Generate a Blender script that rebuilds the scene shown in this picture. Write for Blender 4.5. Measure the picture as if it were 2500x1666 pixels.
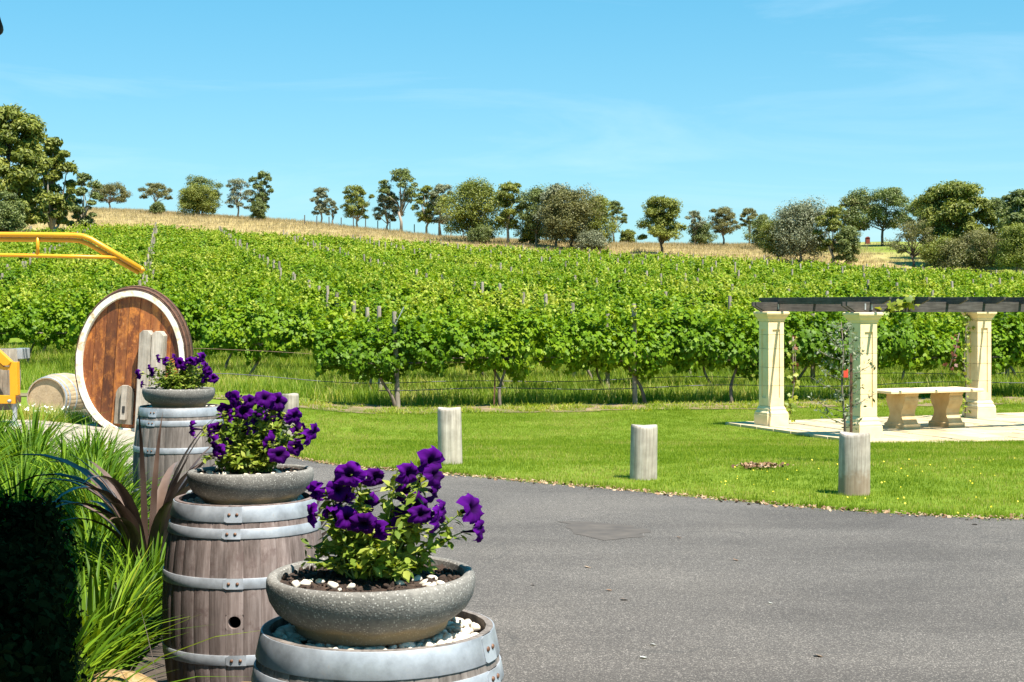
import bpy, bmesh, math, random
import numpy as np
from mathutils import Vector, Matrix
R = math.radians
rng = np.random.default_rng(7)
random.seed(7)
scene = bpy.context.scene
for o in list(bpy.data.objects): bpy.data.objects.remove(o)
COL = scene.collection

# ------------------------------------------------------------------ camera, sky, sun, exposure
CAMZ, FPX, HOR, CX = 2.41, 3700.0, 745.0, 1250.0        # photograph 2500 x 1666, level camera, horizon row 745
cam = bpy.data.cameras.new('camera'); cam.sensor_fit = 'HORIZONTAL'; cam.sensor_width = 36
cam.lens = 36*FPX/2500; cam.shift_y = -(833-HOR)/2500; cam.clip_end = 6000; cam.clip_start = .05
co = bpy.data.objects.new('camera', cam); co.location = (0, 0, CAMZ); co.rotation_euler = (R(90), 0, 0)
COL.objects.link(co); scene.camera = co

SUN_EL, SUN_AZ = 63.0, 142.0                             # azimuth measured from +Y towards +X
w = bpy.data.worlds.new('World'); scene.world = w; w.use_nodes = True
nt = w.node_tree; bg = nt.nodes['Background']
sky = nt.nodes.new('ShaderNodeTexSky'); sky.sky_type = 'NISHITA'; sky.sun_disc = False
sky.sun_elevation = R(SUN_EL); sky.sun_rotation = R(SUN_AZ)
sky.air_density = 1.0; sky.dust_density = 0.0; sky.ozone_density = 1.0; sky.altitude = 100
hs = nt.nodes.new('ShaderNodeHueSaturation'); hs.inputs['Saturation'].default_value = 1.55; hs.inputs['Hue'].default_value = .485   # the camera's vivid colour rendering, same for the whole sky
gm = nt.nodes.new('ShaderNodeGamma'); gm.inputs['Gamma'].default_value = .5
tn = nt.nodes.new('ShaderNodeMix'); tn.data_type = 'RGBA'; tn.blend_type = 'MULTIPLY'; tn.inputs[0].default_value = 1; tn.inputs[7].default_value = (1.2, 1.95, 2.3, 1)
nt.links.new(sky.outputs[0], hs.inputs['Color']); nt.links.new(hs.outputs[0], gm.inputs[0]); nt.links.new(gm.outputs[0], tn.inputs[6]); 
tcw = nt.nodes.new('ShaderNodeTexCoord'); mpw = nt.nodes.new('ShaderNodeMapping'); mpw.inputs['Scale'].default_value = (2.2, 2.2, 15); mpw.inputs['Rotation'].default_value = (.12, .05, .3)
nzw = nt.nodes.new('ShaderNodeTexNoise'); nzw.inputs['Scale'].default_value = 1.6; nzw.inputs['Detail'].default_value = 7; nzw.inputs['Roughness'].default_value = .6; nzw.inputs['Distortion'].default_value = .6
mrw = nt.nodes.new('ShaderNodeMapRange'); mrw.inputs['From Min'].default_value = .5; mrw.inputs['From Max'].default_value = .8; mrw.inputs['To Max'].default_value = .2
cw = nt.nodes.new('ShaderNodeMix'); cw.data_type = 'RGBA'; cw.inputs[7].default_value = (6.5, 7.6, 8.4, 1)
nt.links.new(tcw.outputs['Generated'], mpw.inputs['Vector']); nt.links.new(mpw.outputs[0], nzw.inputs['Vector']); nt.links.new(nzw.outputs['Fac'], mrw.inputs[0])
nt.links.new(mrw.outputs[0], cw.inputs[0]); nt.links.new(tn.outputs[2], cw.inputs[6]); nt.links.new(cw.outputs[2], bg.inputs['Color'])
bg.inputs['Strength'].default_value = 0.071
sd = bpy.data.lights.new('sun', 'SUN'); sd.energy = 5.0; sd.angle = R(.55); sd.color = (1, .94, .83)
so = bpy.data.objects.new('sun', sd); COL.objects.link(so)
sv = Vector((math.sin(R(SUN_AZ))*math.cos(R(SUN_EL)), math.cos(R(SUN_AZ))*math.cos(R(SUN_EL)), math.sin(R(SUN_EL))))
so.rotation_euler = sv.to_track_quat('Z', 'Y').to_euler(); so.location = (0, 0, 30)
vs = scene.view_settings; vs.view_transform = 'Standard'; vs.look = 'None'; vs.exposure = 1.25; vs.gamma = 1

# ------------------------------------------------------------------ helpers
def tag(o, label=None, cat=None, group=None, kind=None):
    if label: o['label'] = label
    if cat: o['category'] = cat
    if group: o['group'] = group
    if kind: o['kind'] = kind
    return o

def link(o, parent=None):
    COL.objects.link(o)
    if parent is not None: o.parent = parent
    return o

def empty(name, loc=(0, 0, 0), rz=0):
    o = bpy.data.objects.new(name, None); o.location = loc; o.rotation_euler = (0, 0, rz)
    o.empty_display_size = .1
    return link(o)

def ss(a, b, x):
    t = np.clip((np.asarray(x, float)-a)/(b-a), 0, 1); return t*t*(3-2*t)

class MB:
    def __init__(s): s.v = []; s.f = []; s.m = []
    def add(s, vs_, fs, mi=0):
        b = len(s.v); s.v += [tuple(p) for p in vs_]
        s.f += [tuple(i+b for i in f) for f in fs]; s.m += [mi]*len(fs); return s
    def box(s, c, d, mi=0, rz=0, taper=1.0):
        cx, cy, cz = c; hx, hy, hz = d[0]/2, d[1]/2, d[2]/2; ca, sa = math.cos(rz), math.sin(rz); vv = []
        for z in (-1, 1):
            k = taper if z > 0 else 1
            for (x, y) in ((-1, -1), (1, -1), (1, 1), (-1, 1)):
                px, py = x*hx*k, y*hy*k
                vv.append((cx+px*ca-py*sa, cy+px*sa+py*ca, cz+z*hz))
        return s.add(vv, [(3, 2, 1, 0), (4, 5, 6, 7), (0, 1, 5, 4), (1, 2, 6, 5), (2, 3, 7, 6), (3, 0, 4, 7)], mi)
    def tube(s, pts, rad, n=8, mi=0, cap=True):
        pts = [Vector(p) for p in pts]; k = len(pts)
        if not hasattr(rad, '__len__'): rad = [rad]*k
        vv = []; up = Vector((0, 0, 1)); last = None
        for i, p in enumerate(pts):
            t = (pts[min(i+1, k-1)]-pts[max(i-1, 0)]).normalized()
            a = last if last is not None else (Vector((1, 0, 0)) if abs(t.z) > .8 else up)
            b = t.cross(a); b = b.normalized() if b.length > 1e-6 else t.orthogonal().normalized()
            a = b.cross(t).normalized(); last = a
            for j in range(n):
                th = 2*math.pi*j/n; vv.append(p+(a*math.cos(th)+b*math.sin(th))*rad[i])
        ff = []
        for i in range(k-1):
            for j in range(n):
                j2 = (j+1) % n; ff.append((i*n+j, i*n+j2, (i+1)*n+j2, (i+1)*n+j))
        if cap: ff.append(tuple(range(n-1, -1, -1))); ff.append(tuple((k-1)*n+j for j in range(n)))
        return s.add(vv, ff, mi)
    def lathe(s, prof, n=32, mi=0, c=(0, 0, 0), closed=False, sq=None):
        vv = []; k = len(prof)
        for (r, z) in prof:
            for j in range(n):
                th = 2*math.pi*j/n; vv.append((c[0]+r*math.cos(th), c[1]+r*math.sin(th), c[2]+z))
        ff = []
        for i in range(k if closed else k-1):
            i2 = (i+1) % k
            for j in range(n):
                j2 = (j+1) % n; ff.append((i*n+j, i*n+j2, i2*n+j2, i2*n+j))
        return s.add(vv, ff, mi)
    def prism(s, poly, z0, z1, mi=0):
        n = len(poly)
        vv = [(x, y, z0) for x, y in poly]+[(x, y, z1) for x, y in poly]
        ff = [tuple(range(n-1, -1, -1)), tuple(range(n, 2*n))]+[(i, (i+1) % n, n+(i+1) % n, n+i) for i in range(n)]
        return s.add(vv, ff, mi)
    def mesh(s, name, mats, smooth=False, bevel=0):
        me = bpy.data.meshes.new(name); me.from_pydata(s.v, [], s.f)
        for m in (mats if isinstance(mats, (list, tuple)) else [mats]): me.materials.append(m)
        me.polygons.foreach_set('material_index', s.m)
        if bevel:
            bm = bmesh.new(); bm.from_mesh(me)
            es = [e for e in bm.edges if len(e.link_faces) == 2 and e.calc_face_angle(0) > .6]
            bmesh.ops.bevel(bm, geom=es, offset=bevel, segments=2, profile=.6, affect='EDGES', clamp_overlap=True)
            bmesh.ops.recalc_face_normals(bm, faces=bm.faces)
            bm.to_mesh(me); bm.free()
        if smooth:
            me.polygons.foreach_set('use_smooth', [True]*len(me.polygons))
            if smooth != 'all':
                try: me.set_sharp_from_angle(angle=R(40))
                except Exception: pass
        me.update(); return me
    def build(s, name, mats, parent=None, smooth=False, bevel=0):
        return link(bpy.data.objects.new(name, s.mesh(name, mats, smooth, bevel)), parent)

def obj(name, me, parent=None): return link(bpy.data.objects.new(name, me), parent)

def cloud(name, lv, lf, P, Rm, S, mat, tint=None, parent=None, linkit=True, extra=None):
    """many copies of a small leaf shape baked into one mesh; P (n,3) places, Rm (n,3,3) axes, S (n,) or (n,3) sizes"""
    lv = np.asarray(lv, float); n = len(P); k = len(lv)
    S = np.asarray(S); S = S[:, None]*np.ones(3) if S.ndim == 1 else S
    V = (np.einsum('nij,nkj->nki', Rm, lv[None]*S[:, None, :])+np.asarray(P)[:, None, :]).reshape(-1, 3)
    tot = np.array([len(f) for f in lf]); flat = np.concatenate([np.array(f) for f in lf])
    loops = (flat[None]+(np.arange(n)*k)[:, None]).ravel()
    lt = np.tile(tot, n); ls = np.concatenate([[0], np.cumsum(lt)[:-1]])
    me = bpy.data.meshes.new(name)
    me.vertices.add(len(V)); me.vertices.foreach_set('co', V.ravel())
    me.loops.add(len(loops)); me.loops.foreach_set('vertex_index', loops)
    me.polygons.add(len(lt)); me.polygons.foreach_set('loop_start', ls); me.polygons.foreach_set('loop_total', lt)
    at = me.attributes.new('tint', 'FLOAT', 'POINT')
    t = rng.random(n) if tint is None else np.asarray(tint)
    at.data.foreach_set('value', np.repeat(t, k).astype(np.float32))
    me.materials.append(mat); me.update(calc_edges=True)
    me.polygons.foreach_set('use_smooth', np.ones(len(lt), bool))
    if not linkit: return me
    return obj(name, me, parent)

def frames(N, roll=None):
    """rotation matrices whose third column is the normal N and first a random tangent"""
    N = N/np.linalg.norm(N, axis=1, keepdims=True); n = len(N)
    A = rng.normal(size=(n, 3)) if roll is None else roll
    X = A-N*(A*N).sum(1, keepdims=True); X /= np.linalg.norm(X, axis=1, keepdims=True)+1e-9
    Y = np.cross(N, X); return np.stack([X, Y, N], axis=2)

def unit(n):
    v = rng.normal(size=(n, 3)); return v/np.linalg.norm(v, axis=1, keepdims=True)

# ------------------------------------------------------------------ materials
def new_mat(name):
    m = bpy.data.materials.new(name); m.use_nodes = True; t = m.node_tree
    return m, t, t.nodes['Principled BSDF']
def N(t, typ, **kw):
    n = t.nodes.new(typ)
    for k, v in kw.items(): setattr(n, k, v)
    return n
def ramp(t, stops):
    r = N(t, 'ShaderNodeValToRGB'); e = r.color_ramp.elements
    while len(e) < len(stops): e.new(.5)
    for i, (p, c) in enumerate(stops): e[i].position = p; e[i].color = (*c, 1)
    return r
def coords(t, kind='Object', scale=(1, 1, 1), rnd=False):
    tc = N(t, 'ShaderNodeTexCoord'); mp = N(t, 'ShaderNodeMapping'); mp.inputs['Scale'].default_value = scale
    if kind == 'World':
        g = N(t, 'ShaderNodeNewGeometry'); t.links.new(g.outputs['Position'], mp.inputs['Vector'])
    else: t.links.new(tc.outputs[kind], mp.inputs['Vector'])
    if rnd:
        oi = N(t, 'ShaderNodeObjectInfo'); mu = N(t, 'ShaderNodeMath', operation='MULTIPLY'); mu.inputs[1].default_value = 37
        t.links.new(oi.outputs['Random'], mu.inputs[0]); cb = N(t, 'ShaderNodeCombineXYZ')
        for i in range(3): t.links.new(mu.outputs[0], cb.inputs[i])
        t.links.new(cb.outputs[0], mp.inputs['Location'])
    return mp.outputs[0]
def noise(t, vec, scale, detail=4, rough=.55, dist=0):
    n = N(t, 'ShaderNodeTexNoise'); n.inputs['Scale'].default_value = scale; n.inputs['Detail'].default_value = detail
    n.inputs['Roughness'].default_value = rough; n.inputs['Distortion'].default_value = dist
    if vec is not None: t.links.new(vec, n.inputs['Vector'])
    return n.outputs['Fac']
def mix(t, fac, a, b, mode='MIX'):
    m = N(t, 'ShaderNodeMix', data_type='RGBA', blend_type=mode)
    for s, v in ((m.inputs[0], fac), (m.inputs[6], a), (m.inputs[7], b)):
        if isinstance(v, (int, float)): s.default_value = v
        elif isinstance(v, (tuple, list)): s.default_value = (*v, 1)
        else: t.links.new(v, s)
    return m.outputs[2]
def bump(t, bsdf, h, strength=.3, dist=.01):
    b = N(t, 'ShaderNodeBump'); b.inputs['Strength'].default_value = strength; b.inputs['Distance'].default_value = dist
    t.links.new(h, b.inputs['Height']); t.links.new(b.outputs[0], bsdf.inputs['Normal'])
def math_(t, op, a, b=None, clamp=False):
    m = N(t, 'ShaderNodeMath', operation=op, use_clamp=clamp)
    for i, v in enumerate((a, b)):
        if v is None: continue
        if isinstance(v, (int, float)): m.inputs[i].default_value = v
        else: t.links.new(v, m.inputs[i])
    return m.outputs[0]

def noisy(name, stops, scale=8, detail=6, stretch=(1, 1, 1), rough=.7, bmp=.3, bd=.01, kind='Object', rnd=True, objvar=0, metal=0, spec=.5, dist=0):
    m, t, p = new_mat(name); v = coords(t, kind, stretch, rnd)
    f = noise(t, v, scale, detail, dist=dist); r = ramp(t, stops); t.links.new(f, r.inputs[0]); c = r.outputs[0]
    if objvar:
        oi = N(t, 'ShaderNodeObjectInfo'); h = N(t, 'ShaderNodeHueSaturation')
        mr = N(t, 'ShaderNodeMapRange'); mr.inputs['To Min'].default_value = 1-objvar; mr.inputs['To Max'].default_value = 1+objvar
        t.links.new(oi.outputs['Random'], mr.inputs[0]); t.links.new(mr.outputs[0], h.inputs['Value']); t.links.new(c, h.inputs['Color']); c = h.outputs[0]
    t.links.new(c, p.inputs['Base Color']); p.inputs['Roughness'].default_value = rough
    p.inputs['Metallic'].default_value = metal; p.inputs['Specular IOR Level'].default_value = spec
    if bmp: bump(t, p, f, bmp, bd)
    return m

def leafmat(name, stops, trans=.35, rough=.5, tcol=None, spec=.35, wn=0, ov=0):
    m, t, p = new_mat(name); a = N(t, 'ShaderNodeAttribute', attribute_name='tint')
    r = ramp(t, stops); fac = a.outputs['Fac']
    if wn:
        g = noise(t, coords(t, 'World'), wn, 3); fac = math_(t, 'ADD', fac, math_(t, 'MULTIPLY', math_(t, 'SUBTRACT', g, .5), 1.7), True)
    if ov:
        oi = N(t, 'ShaderNodeObjectInfo'); fac = math_(t, 'ADD', fac, math_(t, 'MULTIPLY', math_(t, 'SUBTRACT', oi.outputs['Random'], .5), ov), True)
    t.links.new(fac, r.inputs[0]); t.links.new(r.outputs[0], p.inputs['Base Color'])
    p.inputs['Roughness'].default_value = rough; p.inputs['Specular IOR Level'].default_value = spec
    if trans:
        tr = N(t, 'ShaderNodeBsdfTranslucent'); mx = N(t, 'ShaderNodeMixShader'); mx.inputs[0].default_value = trans
        t.links.new(mix(t, 1.0, r.outputs[0], tcol or (1.5, 1.4, .5), 'MULTIPLY'), tr.inputs['Color'])
        t.links.new(p.outputs[0], mx.inputs[1]); t.links.new(tr.outputs[0], mx.inputs[2])
        t.links.new(mx.outputs[0], t.nodes['Material Output'].inputs['Surface'])
    return m

MT = {}
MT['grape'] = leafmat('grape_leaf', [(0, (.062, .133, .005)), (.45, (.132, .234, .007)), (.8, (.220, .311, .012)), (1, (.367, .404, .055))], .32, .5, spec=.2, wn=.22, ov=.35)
MT['gum'] = leafmat('gum_leaf', [(0, (.072, .096, .032)), (.5, (.137, .168, .048)), (1, (.223, .254, .075))], .22, .55, (1.163, 1.303, .541))
MT['gum_grey'] = leafmat('gum_leaf_grey', [(0, (.102, .115, .065)), (.5, (.184, .200, .115)), (1, (.288, .296, .180))], .22, .55, (1.015, 1.048, .700))
MT['gum_olive'] = leafmat('gum_leaf_olive', [(0, (.088, .113, .021)), (.5, (.175, .200, .033)), (1, (.281, .289, .054))], .25, .55, (1.260, 1.303, .432))
MT['gum_brown'] = leafmat('gum_leaf_brown', [(0, (.088, .091, .034)), (.5, (.161, .157, .053)), (1, (.245, .226, .085))], .22, .55, (1.173, 1.156, .530))
MT['lawn'] = leafmat('lawn_blade', [(0, (.101, .176, .009)), (.5, (.197, .276, .016)), (.88, (.311, .360, .043)), (1, (.462, .376, .144))], .4, .5, wn=.45, spec=.15)
MT['tall'] = leafmat('tall_grass', [(0, (.102, .186, .013)), (.5, (.196, .293, .026)), (.85, (.348, .400, .070)), (1, (.534, .459, .176))], .42, .5, wn=.5, spec=.15)
MT['strap'] = leafmat('strap_leaf', [(0, (.033, .078, .004)), (.5, (.080, .161, .008)), (.85, (.181, .273, .014)), (1, (.321, .350, .039))], .25, .5, spec=.15)
MT['pet_leaf'] = leafmat('petunia_leaf', [(0, (.089, .145, .015)), (.5, (.196, .272, .031)), (1, (.375, .399, .084))], .35, .5, spec=.2)
MT['olive'] = leafmat('olive_leaf', [(0, (.080, .104, .056)), (.5, (.160, .184, .112)), (1, (.288, .304, .208))], .15, .5)
MT['creeper'] = leafmat('creeper_leaf', [(0, (.096, .160, .016)), (.5, (.200, .264, .024)), (1, (.320, .336, .040))], .4, .45)
MT['redleaf'] = leafmat('red_leaf', [(0, (.081, .029, .019)), (.5, (.149, .041, .022)), (1, (.202, .083, .038))], .3, .5)
MT['litter'] = leafmat('litter', [(0, (.108, .054, .027)), (.5, (.270, .153, .081)), (1, (.450, .324, .216))], 0, .8)
MT['alyssum'] = leafmat('alyssum', [(0, (.75, .75, .72)), (1, (.85, .85, .8))], .2, .6)
MT['yflower'] = leafmat('yellow_flower', [(0, (.75, .55, .02)), (1, (.85, .7, .05))], .2, .6)

def flaxmat():
    m, t, p = new_mat('flax_leaf'); v = coords(t, 'Object', (1, 1, 1), True); f = noise(t, v, 3, 3)
    r = ramp(t, [(.3, (.05, .03, .024)), (.55, (.13, .086, .066)), (.75, (.24, .17, .13))]); t.links.new(f, r.inputs[0])
    t.links.new(r.outputs[0], p.inputs['Base Color']); p.inputs['Roughness'].default_value = .3; return m
MT['flax'] = flaxmat()

def petal():
    m, t, p = new_mat('petal'); a = N(t, 'ShaderNodeAttribute', attribute_name='tint')
    r = ramp(t, [(0, (.008, .0005, .018)), (.28, (.026, .001, .06)), (.7, (.062, .0015, .14)), (1, (.1, .004, .22))]); t.links.new(a.outputs['Fac'], r.inputs[0])
    oi = N(t, 'ShaderNodeObjectInfo'); h = N(t, 'ShaderNodeHueSaturation'); mr = N(t, 'ShaderNodeMapRange'); mr.inputs['To Min'].default_value = .7; mr.inputs['To Max'].default_value = 1.35
    t.links.new(oi.outputs['Random'], mr.inputs[0]); t.links.new(mr.outputs[0], h.inputs['Value']); t.links.new(r.outputs[0], h.inputs['Color'])
    t.links.new(h.outputs[0], p.inputs['Base Color']); p.inputs['Roughness'].default_value = .8; p.inputs['Specular IOR Level'].default_value = .08
    tr = N(t, 'ShaderNodeBsdfTranslucent'); mx = N(t, 'ShaderNodeMixShader'); mx.inputs[0].default_value = .25
    t.links.new(h.outputs[0], tr.inputs['Color']); t.links.new(p.outputs[0], mx.inputs[1]); t.links.new(tr.outputs[0], mx.inputs[2])
    t.links.new(mx.outputs[0], t.nodes['Material Output'].inputs['Surface']); return m
MT['petal'] = petal()
MT['stem'] = noisy('stem', [(.3, (.1, .16, .04)), (.7, (.2, .25, .07))], 20, bmp=0)

def woodmat(name, dark, mid, light, grain=1.0, objvar=.18, scale=14, rough=.8, blot=None, axis=2):
    m, t, p = new_mat(name); st = [1, 1, 1]; st[axis] = .05
    v = coords(t, 'Object', st, True); v2 = coords(t, 'Object', (1, 1, 1), True)
    f = noise(t, v, scale*4, 6, .65); g = noise(t, v2, 4.5, 5, .6)
    r = ramp(t, [(.25, dark), (.5, mid), (.78, light)]); t.links.new(f, r.inputs[0]); c = r.outputs[0]
    r2 = ramp(t, [(.3, (.55, .55, .55)), (.65, (1.1, 1.1, 1.1))]); t.links.new(g, r2.inputs[0])
    c = mix(t, .8, c, r2.outputs[0], 'MULTIPLY')
    if blot:
        b = noise(t, v2, 9, 6, .7); rb = ramp(t, [(.52, (0, 0, 0)), (.66, (1, 1, 1))]); t.links.new(b, rb.inputs[0]); c = mix(t, rb.outputs[0], c, blot)
    oi = N(t, 'ShaderNodeObjectInfo'); h = N(t, 'ShaderNodeHueSaturation'); mr = N(t, 'ShaderNodeMapRange')
    mr.inputs['To Min'].default_value = 1-objvar; mr.inputs['To Max'].default_value = 1+objvar
    t.links.new(oi.outputs['Random'], mr.inputs[0]); t.links.new(mr.outputs[0], h.inputs['Value']); t.links.new(c, h.inputs['Color'])
    t.links.new(h.outputs[0], p.inputs['Base Color']); p.inputs['Roughness'].default_value = rough; p.inputs['Specular IOR Level'].default_value = .25
    bump(t, p, f, .45, .004*grain); return m
MT['stave_grey'] = woodmat('stave_grey', (.092, .076, .067), (.191, .162, .146), (.306, .269, .246))
MT['stave_purple'] = woodmat('stave_purple', (.082, .059, .052), (.188, .143, .130), (.326, .265, .247), blot=(.106, .073, .067))
MT['stave_new'] = woodmat('stave_new', (.320, .224, .128), (.448, .328, .200), (.544, .424, .288), objvar=.08)
MT['post_wood'] = woodmat('post_wood', (.210, .174, .139), (.411, .357, .298), (.560, .501, .433), objvar=.1, scale=8)
MT['trellis'] = woodmat('trellis_post', (.143, .116, .087), (.296, .250, .196), (.460, .404, .330), objvar=.25)
MT['pergola_wood'] = woodmat('pergola_wood', (.03, .026, .024), (.07, .062, .057), (.15, .135, .125), axis=0)
MT['vat_side'] = woodmat('vat_side', (.03, .017, .012), (.07, .038, .026), (.13, .075, .05))
MT['bark'] = noisy('bark', [(.3, (.06, .047, .036)), (.5, (.16, .125, .095)), (.75, (.34, .29, .24))], 9, stretch=(1, 1, .3), bmp=.8, bd=.02, rough=.9)
MT['gumbark'] = noisy('gum_bark', [(.3, (.12, .095, .075)), (.55, (.3, .25, .2)), (.8, (.52, .46, .4))], 2.0, stretch=(1, 1, .25), bmp=.4, rough=.85)
MT['darkbark'] = noisy('dark_bark', [(.3, (.04, .033, .026)), (.6, (.1, .08, .065)), (.85, (.17, .145, .12))], 2.0, stretch=(1, 1, .25), bmp=.4, rough=.85)

def vathead():
    m, t, p = new_mat('vat_head'); v = coords(t, 'Object', (1, 1, .12), True); v2 = coords(t, 'Object', (1, 1, .6), True)
    f = noise(t, v, 10, 6, .7); g = noise(t, v2, 3.2, 6, .65); s = noise(t, v2, 26, 5, .75)
    r = ramp(t, [(.3, (.085, .02, .006)), (.5, (.23, .068, .017)), (.72, (.4, .155, .045))]); t.links.new(f, r.inputs[0])
    r2 = ramp(t, [(.35, (.55, .5, .5)), (.6, (1.1, 1.1, 1.1))]); t.links.new(g, r2.inputs[0]); c = mix(t, .9, r.outputs[0], r2.outputs[0], 'MULTIPLY')
    bl = noise(t, v2, 6.5, 7, .75); rb = ramp(t, [(.5, (0, 0, 0)), (.62, (1, 1, 1))]); t.links.new(bl, rb.inputs[0]); c = mix(t, math_(t, 'MULTIPLY', rb.outputs[0], .85), c, (.5, .17, .028))
    bl2 = noise(t, v2, 4.1, 7, .75); rb2 = ramp(t, [(.54, (0, 0, 0)), (.66, (1, 1, 1))]); t.links.new(bl2, rb2.inputs[0]); c = mix(t, math_(t, 'MULTIPLY', rb2.outputs[0], .6), c, (.06, .018, .008))
    r3 = ramp(t, [(.6, (0, 0, 0)), (.72, (1, 1, 1))]); t.links.new(s, r3.inputs[0])
    c = mix(t, math_(t, 'MULTIPLY', r3.outputs[0], math_(t, 'MULTIPLY', g, .8)), c, (.36, .27, .21))
    oi = N(t, 'ShaderNodeObjectInfo'); h = N(t, 'ShaderNodeHueSaturation'); mr = N(t, 'ShaderNodeMapRange'); mr.inputs['To Min'].default_value = .7; mr.inputs['To Max'].default_value = 1.25
    t.links.new(oi.outputs['Random'], mr.inputs[0]); t.links.new(mr.outputs[0], h.inputs['Value']); t.links.new(c, h.inputs['Color'])
    t.links.new(h.outputs[0], p.inputs['Base Color']); p.inputs['Roughness'].default_value = .55; bump(t, p, f, .3, .005); return m
MT['vat_head'] = vathead()
def whitepaint():
    m, t, p = new_mat('white_paint'); v = coords(t, 'Object'); f = noise(t, v, 7, 6, .7); g = noise(t, v, 22, 5, .7)
    r = ramp(t, [(.5, (.76, .73, .63)), (.6, (.64, .5, .32)), (.7, (.3, .16, .08))]); t.links.new(f, r.inputs[0])
    r2 = ramp(t, [(.64, (0, 0, 0)), (.7, (1, 1, 1))]); t.links.new(g, r2.inputs[0])
    t.links.new(mix(t, math_(t, 'MULTIPLY', r2.outputs[0], .6), r.outputs[0], (.3, .18, .1)), p.inputs['Base Color'])
    p.inputs['Roughness'].default_value = .6; bump(t, p, g, .3, .004); return m
MT['white_paint'] = whitepaint()
def galv():
    m, t, p = new_mat('galvanised'); v = coords(t, 'Object', (1, 1, 1), True); f = noise(t, v, 10, 6, .65); g = noise(t, v, 40, 4, .7)
    r = ramp(t, [(.3, (.24, .25, .27)), (.55, (.4, .42, .46)), (.8, (.56, .585, .63))]); t.links.new(f, r.inputs[0])
    r2 = ramp(t, [(.62, (0, 0, 0)), (.78, (1, 1, 1))]); t.links.new(g, r2.inputs[0])
    c = mix(t, math_(t, 'MULTIPLY', r2.outputs[0], .5), r.outputs[0], (.33, .25, .2))
    t.links.new(c, p.inputs['Base Color']); p.inputs['Metallic'].default_value = .35; p.inputs['Roughness'].default_value = .5; bump(t, p, g, .12, .002); return m
MT['galv'] = galv()
MT['rivet'] = noisy('rivet', [(.3, (.1, .04, .02)), (.7, (.24, .13, .08))], 60, rough=.6, metal=.3)
def granite(name, base, dark, white, sc):
    m, t, p = new_mat(name); v = coords(t, 'Object', (1, 1, 1), True)
    vo = N(t, 'ShaderNodeTexVoronoi'); vo.inputs['Scale'].default_value = sc; t.links.new(v, vo.inputs['Vector'])
    wn = N(t, 'ShaderNodeSeparateColor'); t.links.new(vo.outputs['Color'], wn.inputs[0])
    sel = math_(t, 'MULTIPLY', math_(t, 'GREATER_THAN', wn.outputs[0], .66), wn.outputs[1]); near = math_(t, 'LESS_THAN', vo.outputs['Distance'], .42)
    f = noise(t, v, 4, 6, .65); r = ramp(t, [(.3, dark), (.7, base)]); t.links.new(f, r.inputs[0])
    g = noise(t, v, 90, 3); c0 = mix(t, .5, r.outputs[0], g, 'OVERLAY')
    t.links.new(mix(t, math_(t, 'MULTIPLY', math_(t, 'MULTIPLY', sel, near), .75), c0, white), p.inputs['Base Color'])
    p.inputs['Roughness'].default_value = .8; bump(t, p, math_(t, 'ADD', g, vo.outputs['Distance']), .25, .003); return m, t, p
MT['bowl'], t_, p_ = granite('bowl_aggregate', (.215, .2, .18), (.095, .088, .08), (.55, .53, .49), 190)
# golden reflected light painted as ochre towards the foot of the bowl, uneven edge
tc = N(t_, 'ShaderNodeTexCoord'); sp = N(t_, 'ShaderNodeSeparateXYZ'); t_.links.new(tc.outputs['Object'], sp.inputs[0])
zz = math_(t_, 'ADD', sp.outputs[2], math_(t_, 'MULTIPLY', math_(t_, 'SUBTRACT', noise(t_, tc.outputs['Object'], 9, 5), .5), .05))
mr = N(t_, 'ShaderNodeMapRange'); mr.inputs['From Min'].default_value = .05; mr.inputs['From Max'].default_value = .032
t_.links.new(zz, mr.inputs[0]); lk = p_.inputs['Base Color'].links[0].from_socket
t_.links.new(mix(t_, math_(t_, 'MULTIPLY', mr.outputs[0], .6), lk, (.34, .24, .11)), p_.inputs['Base Color'])

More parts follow.
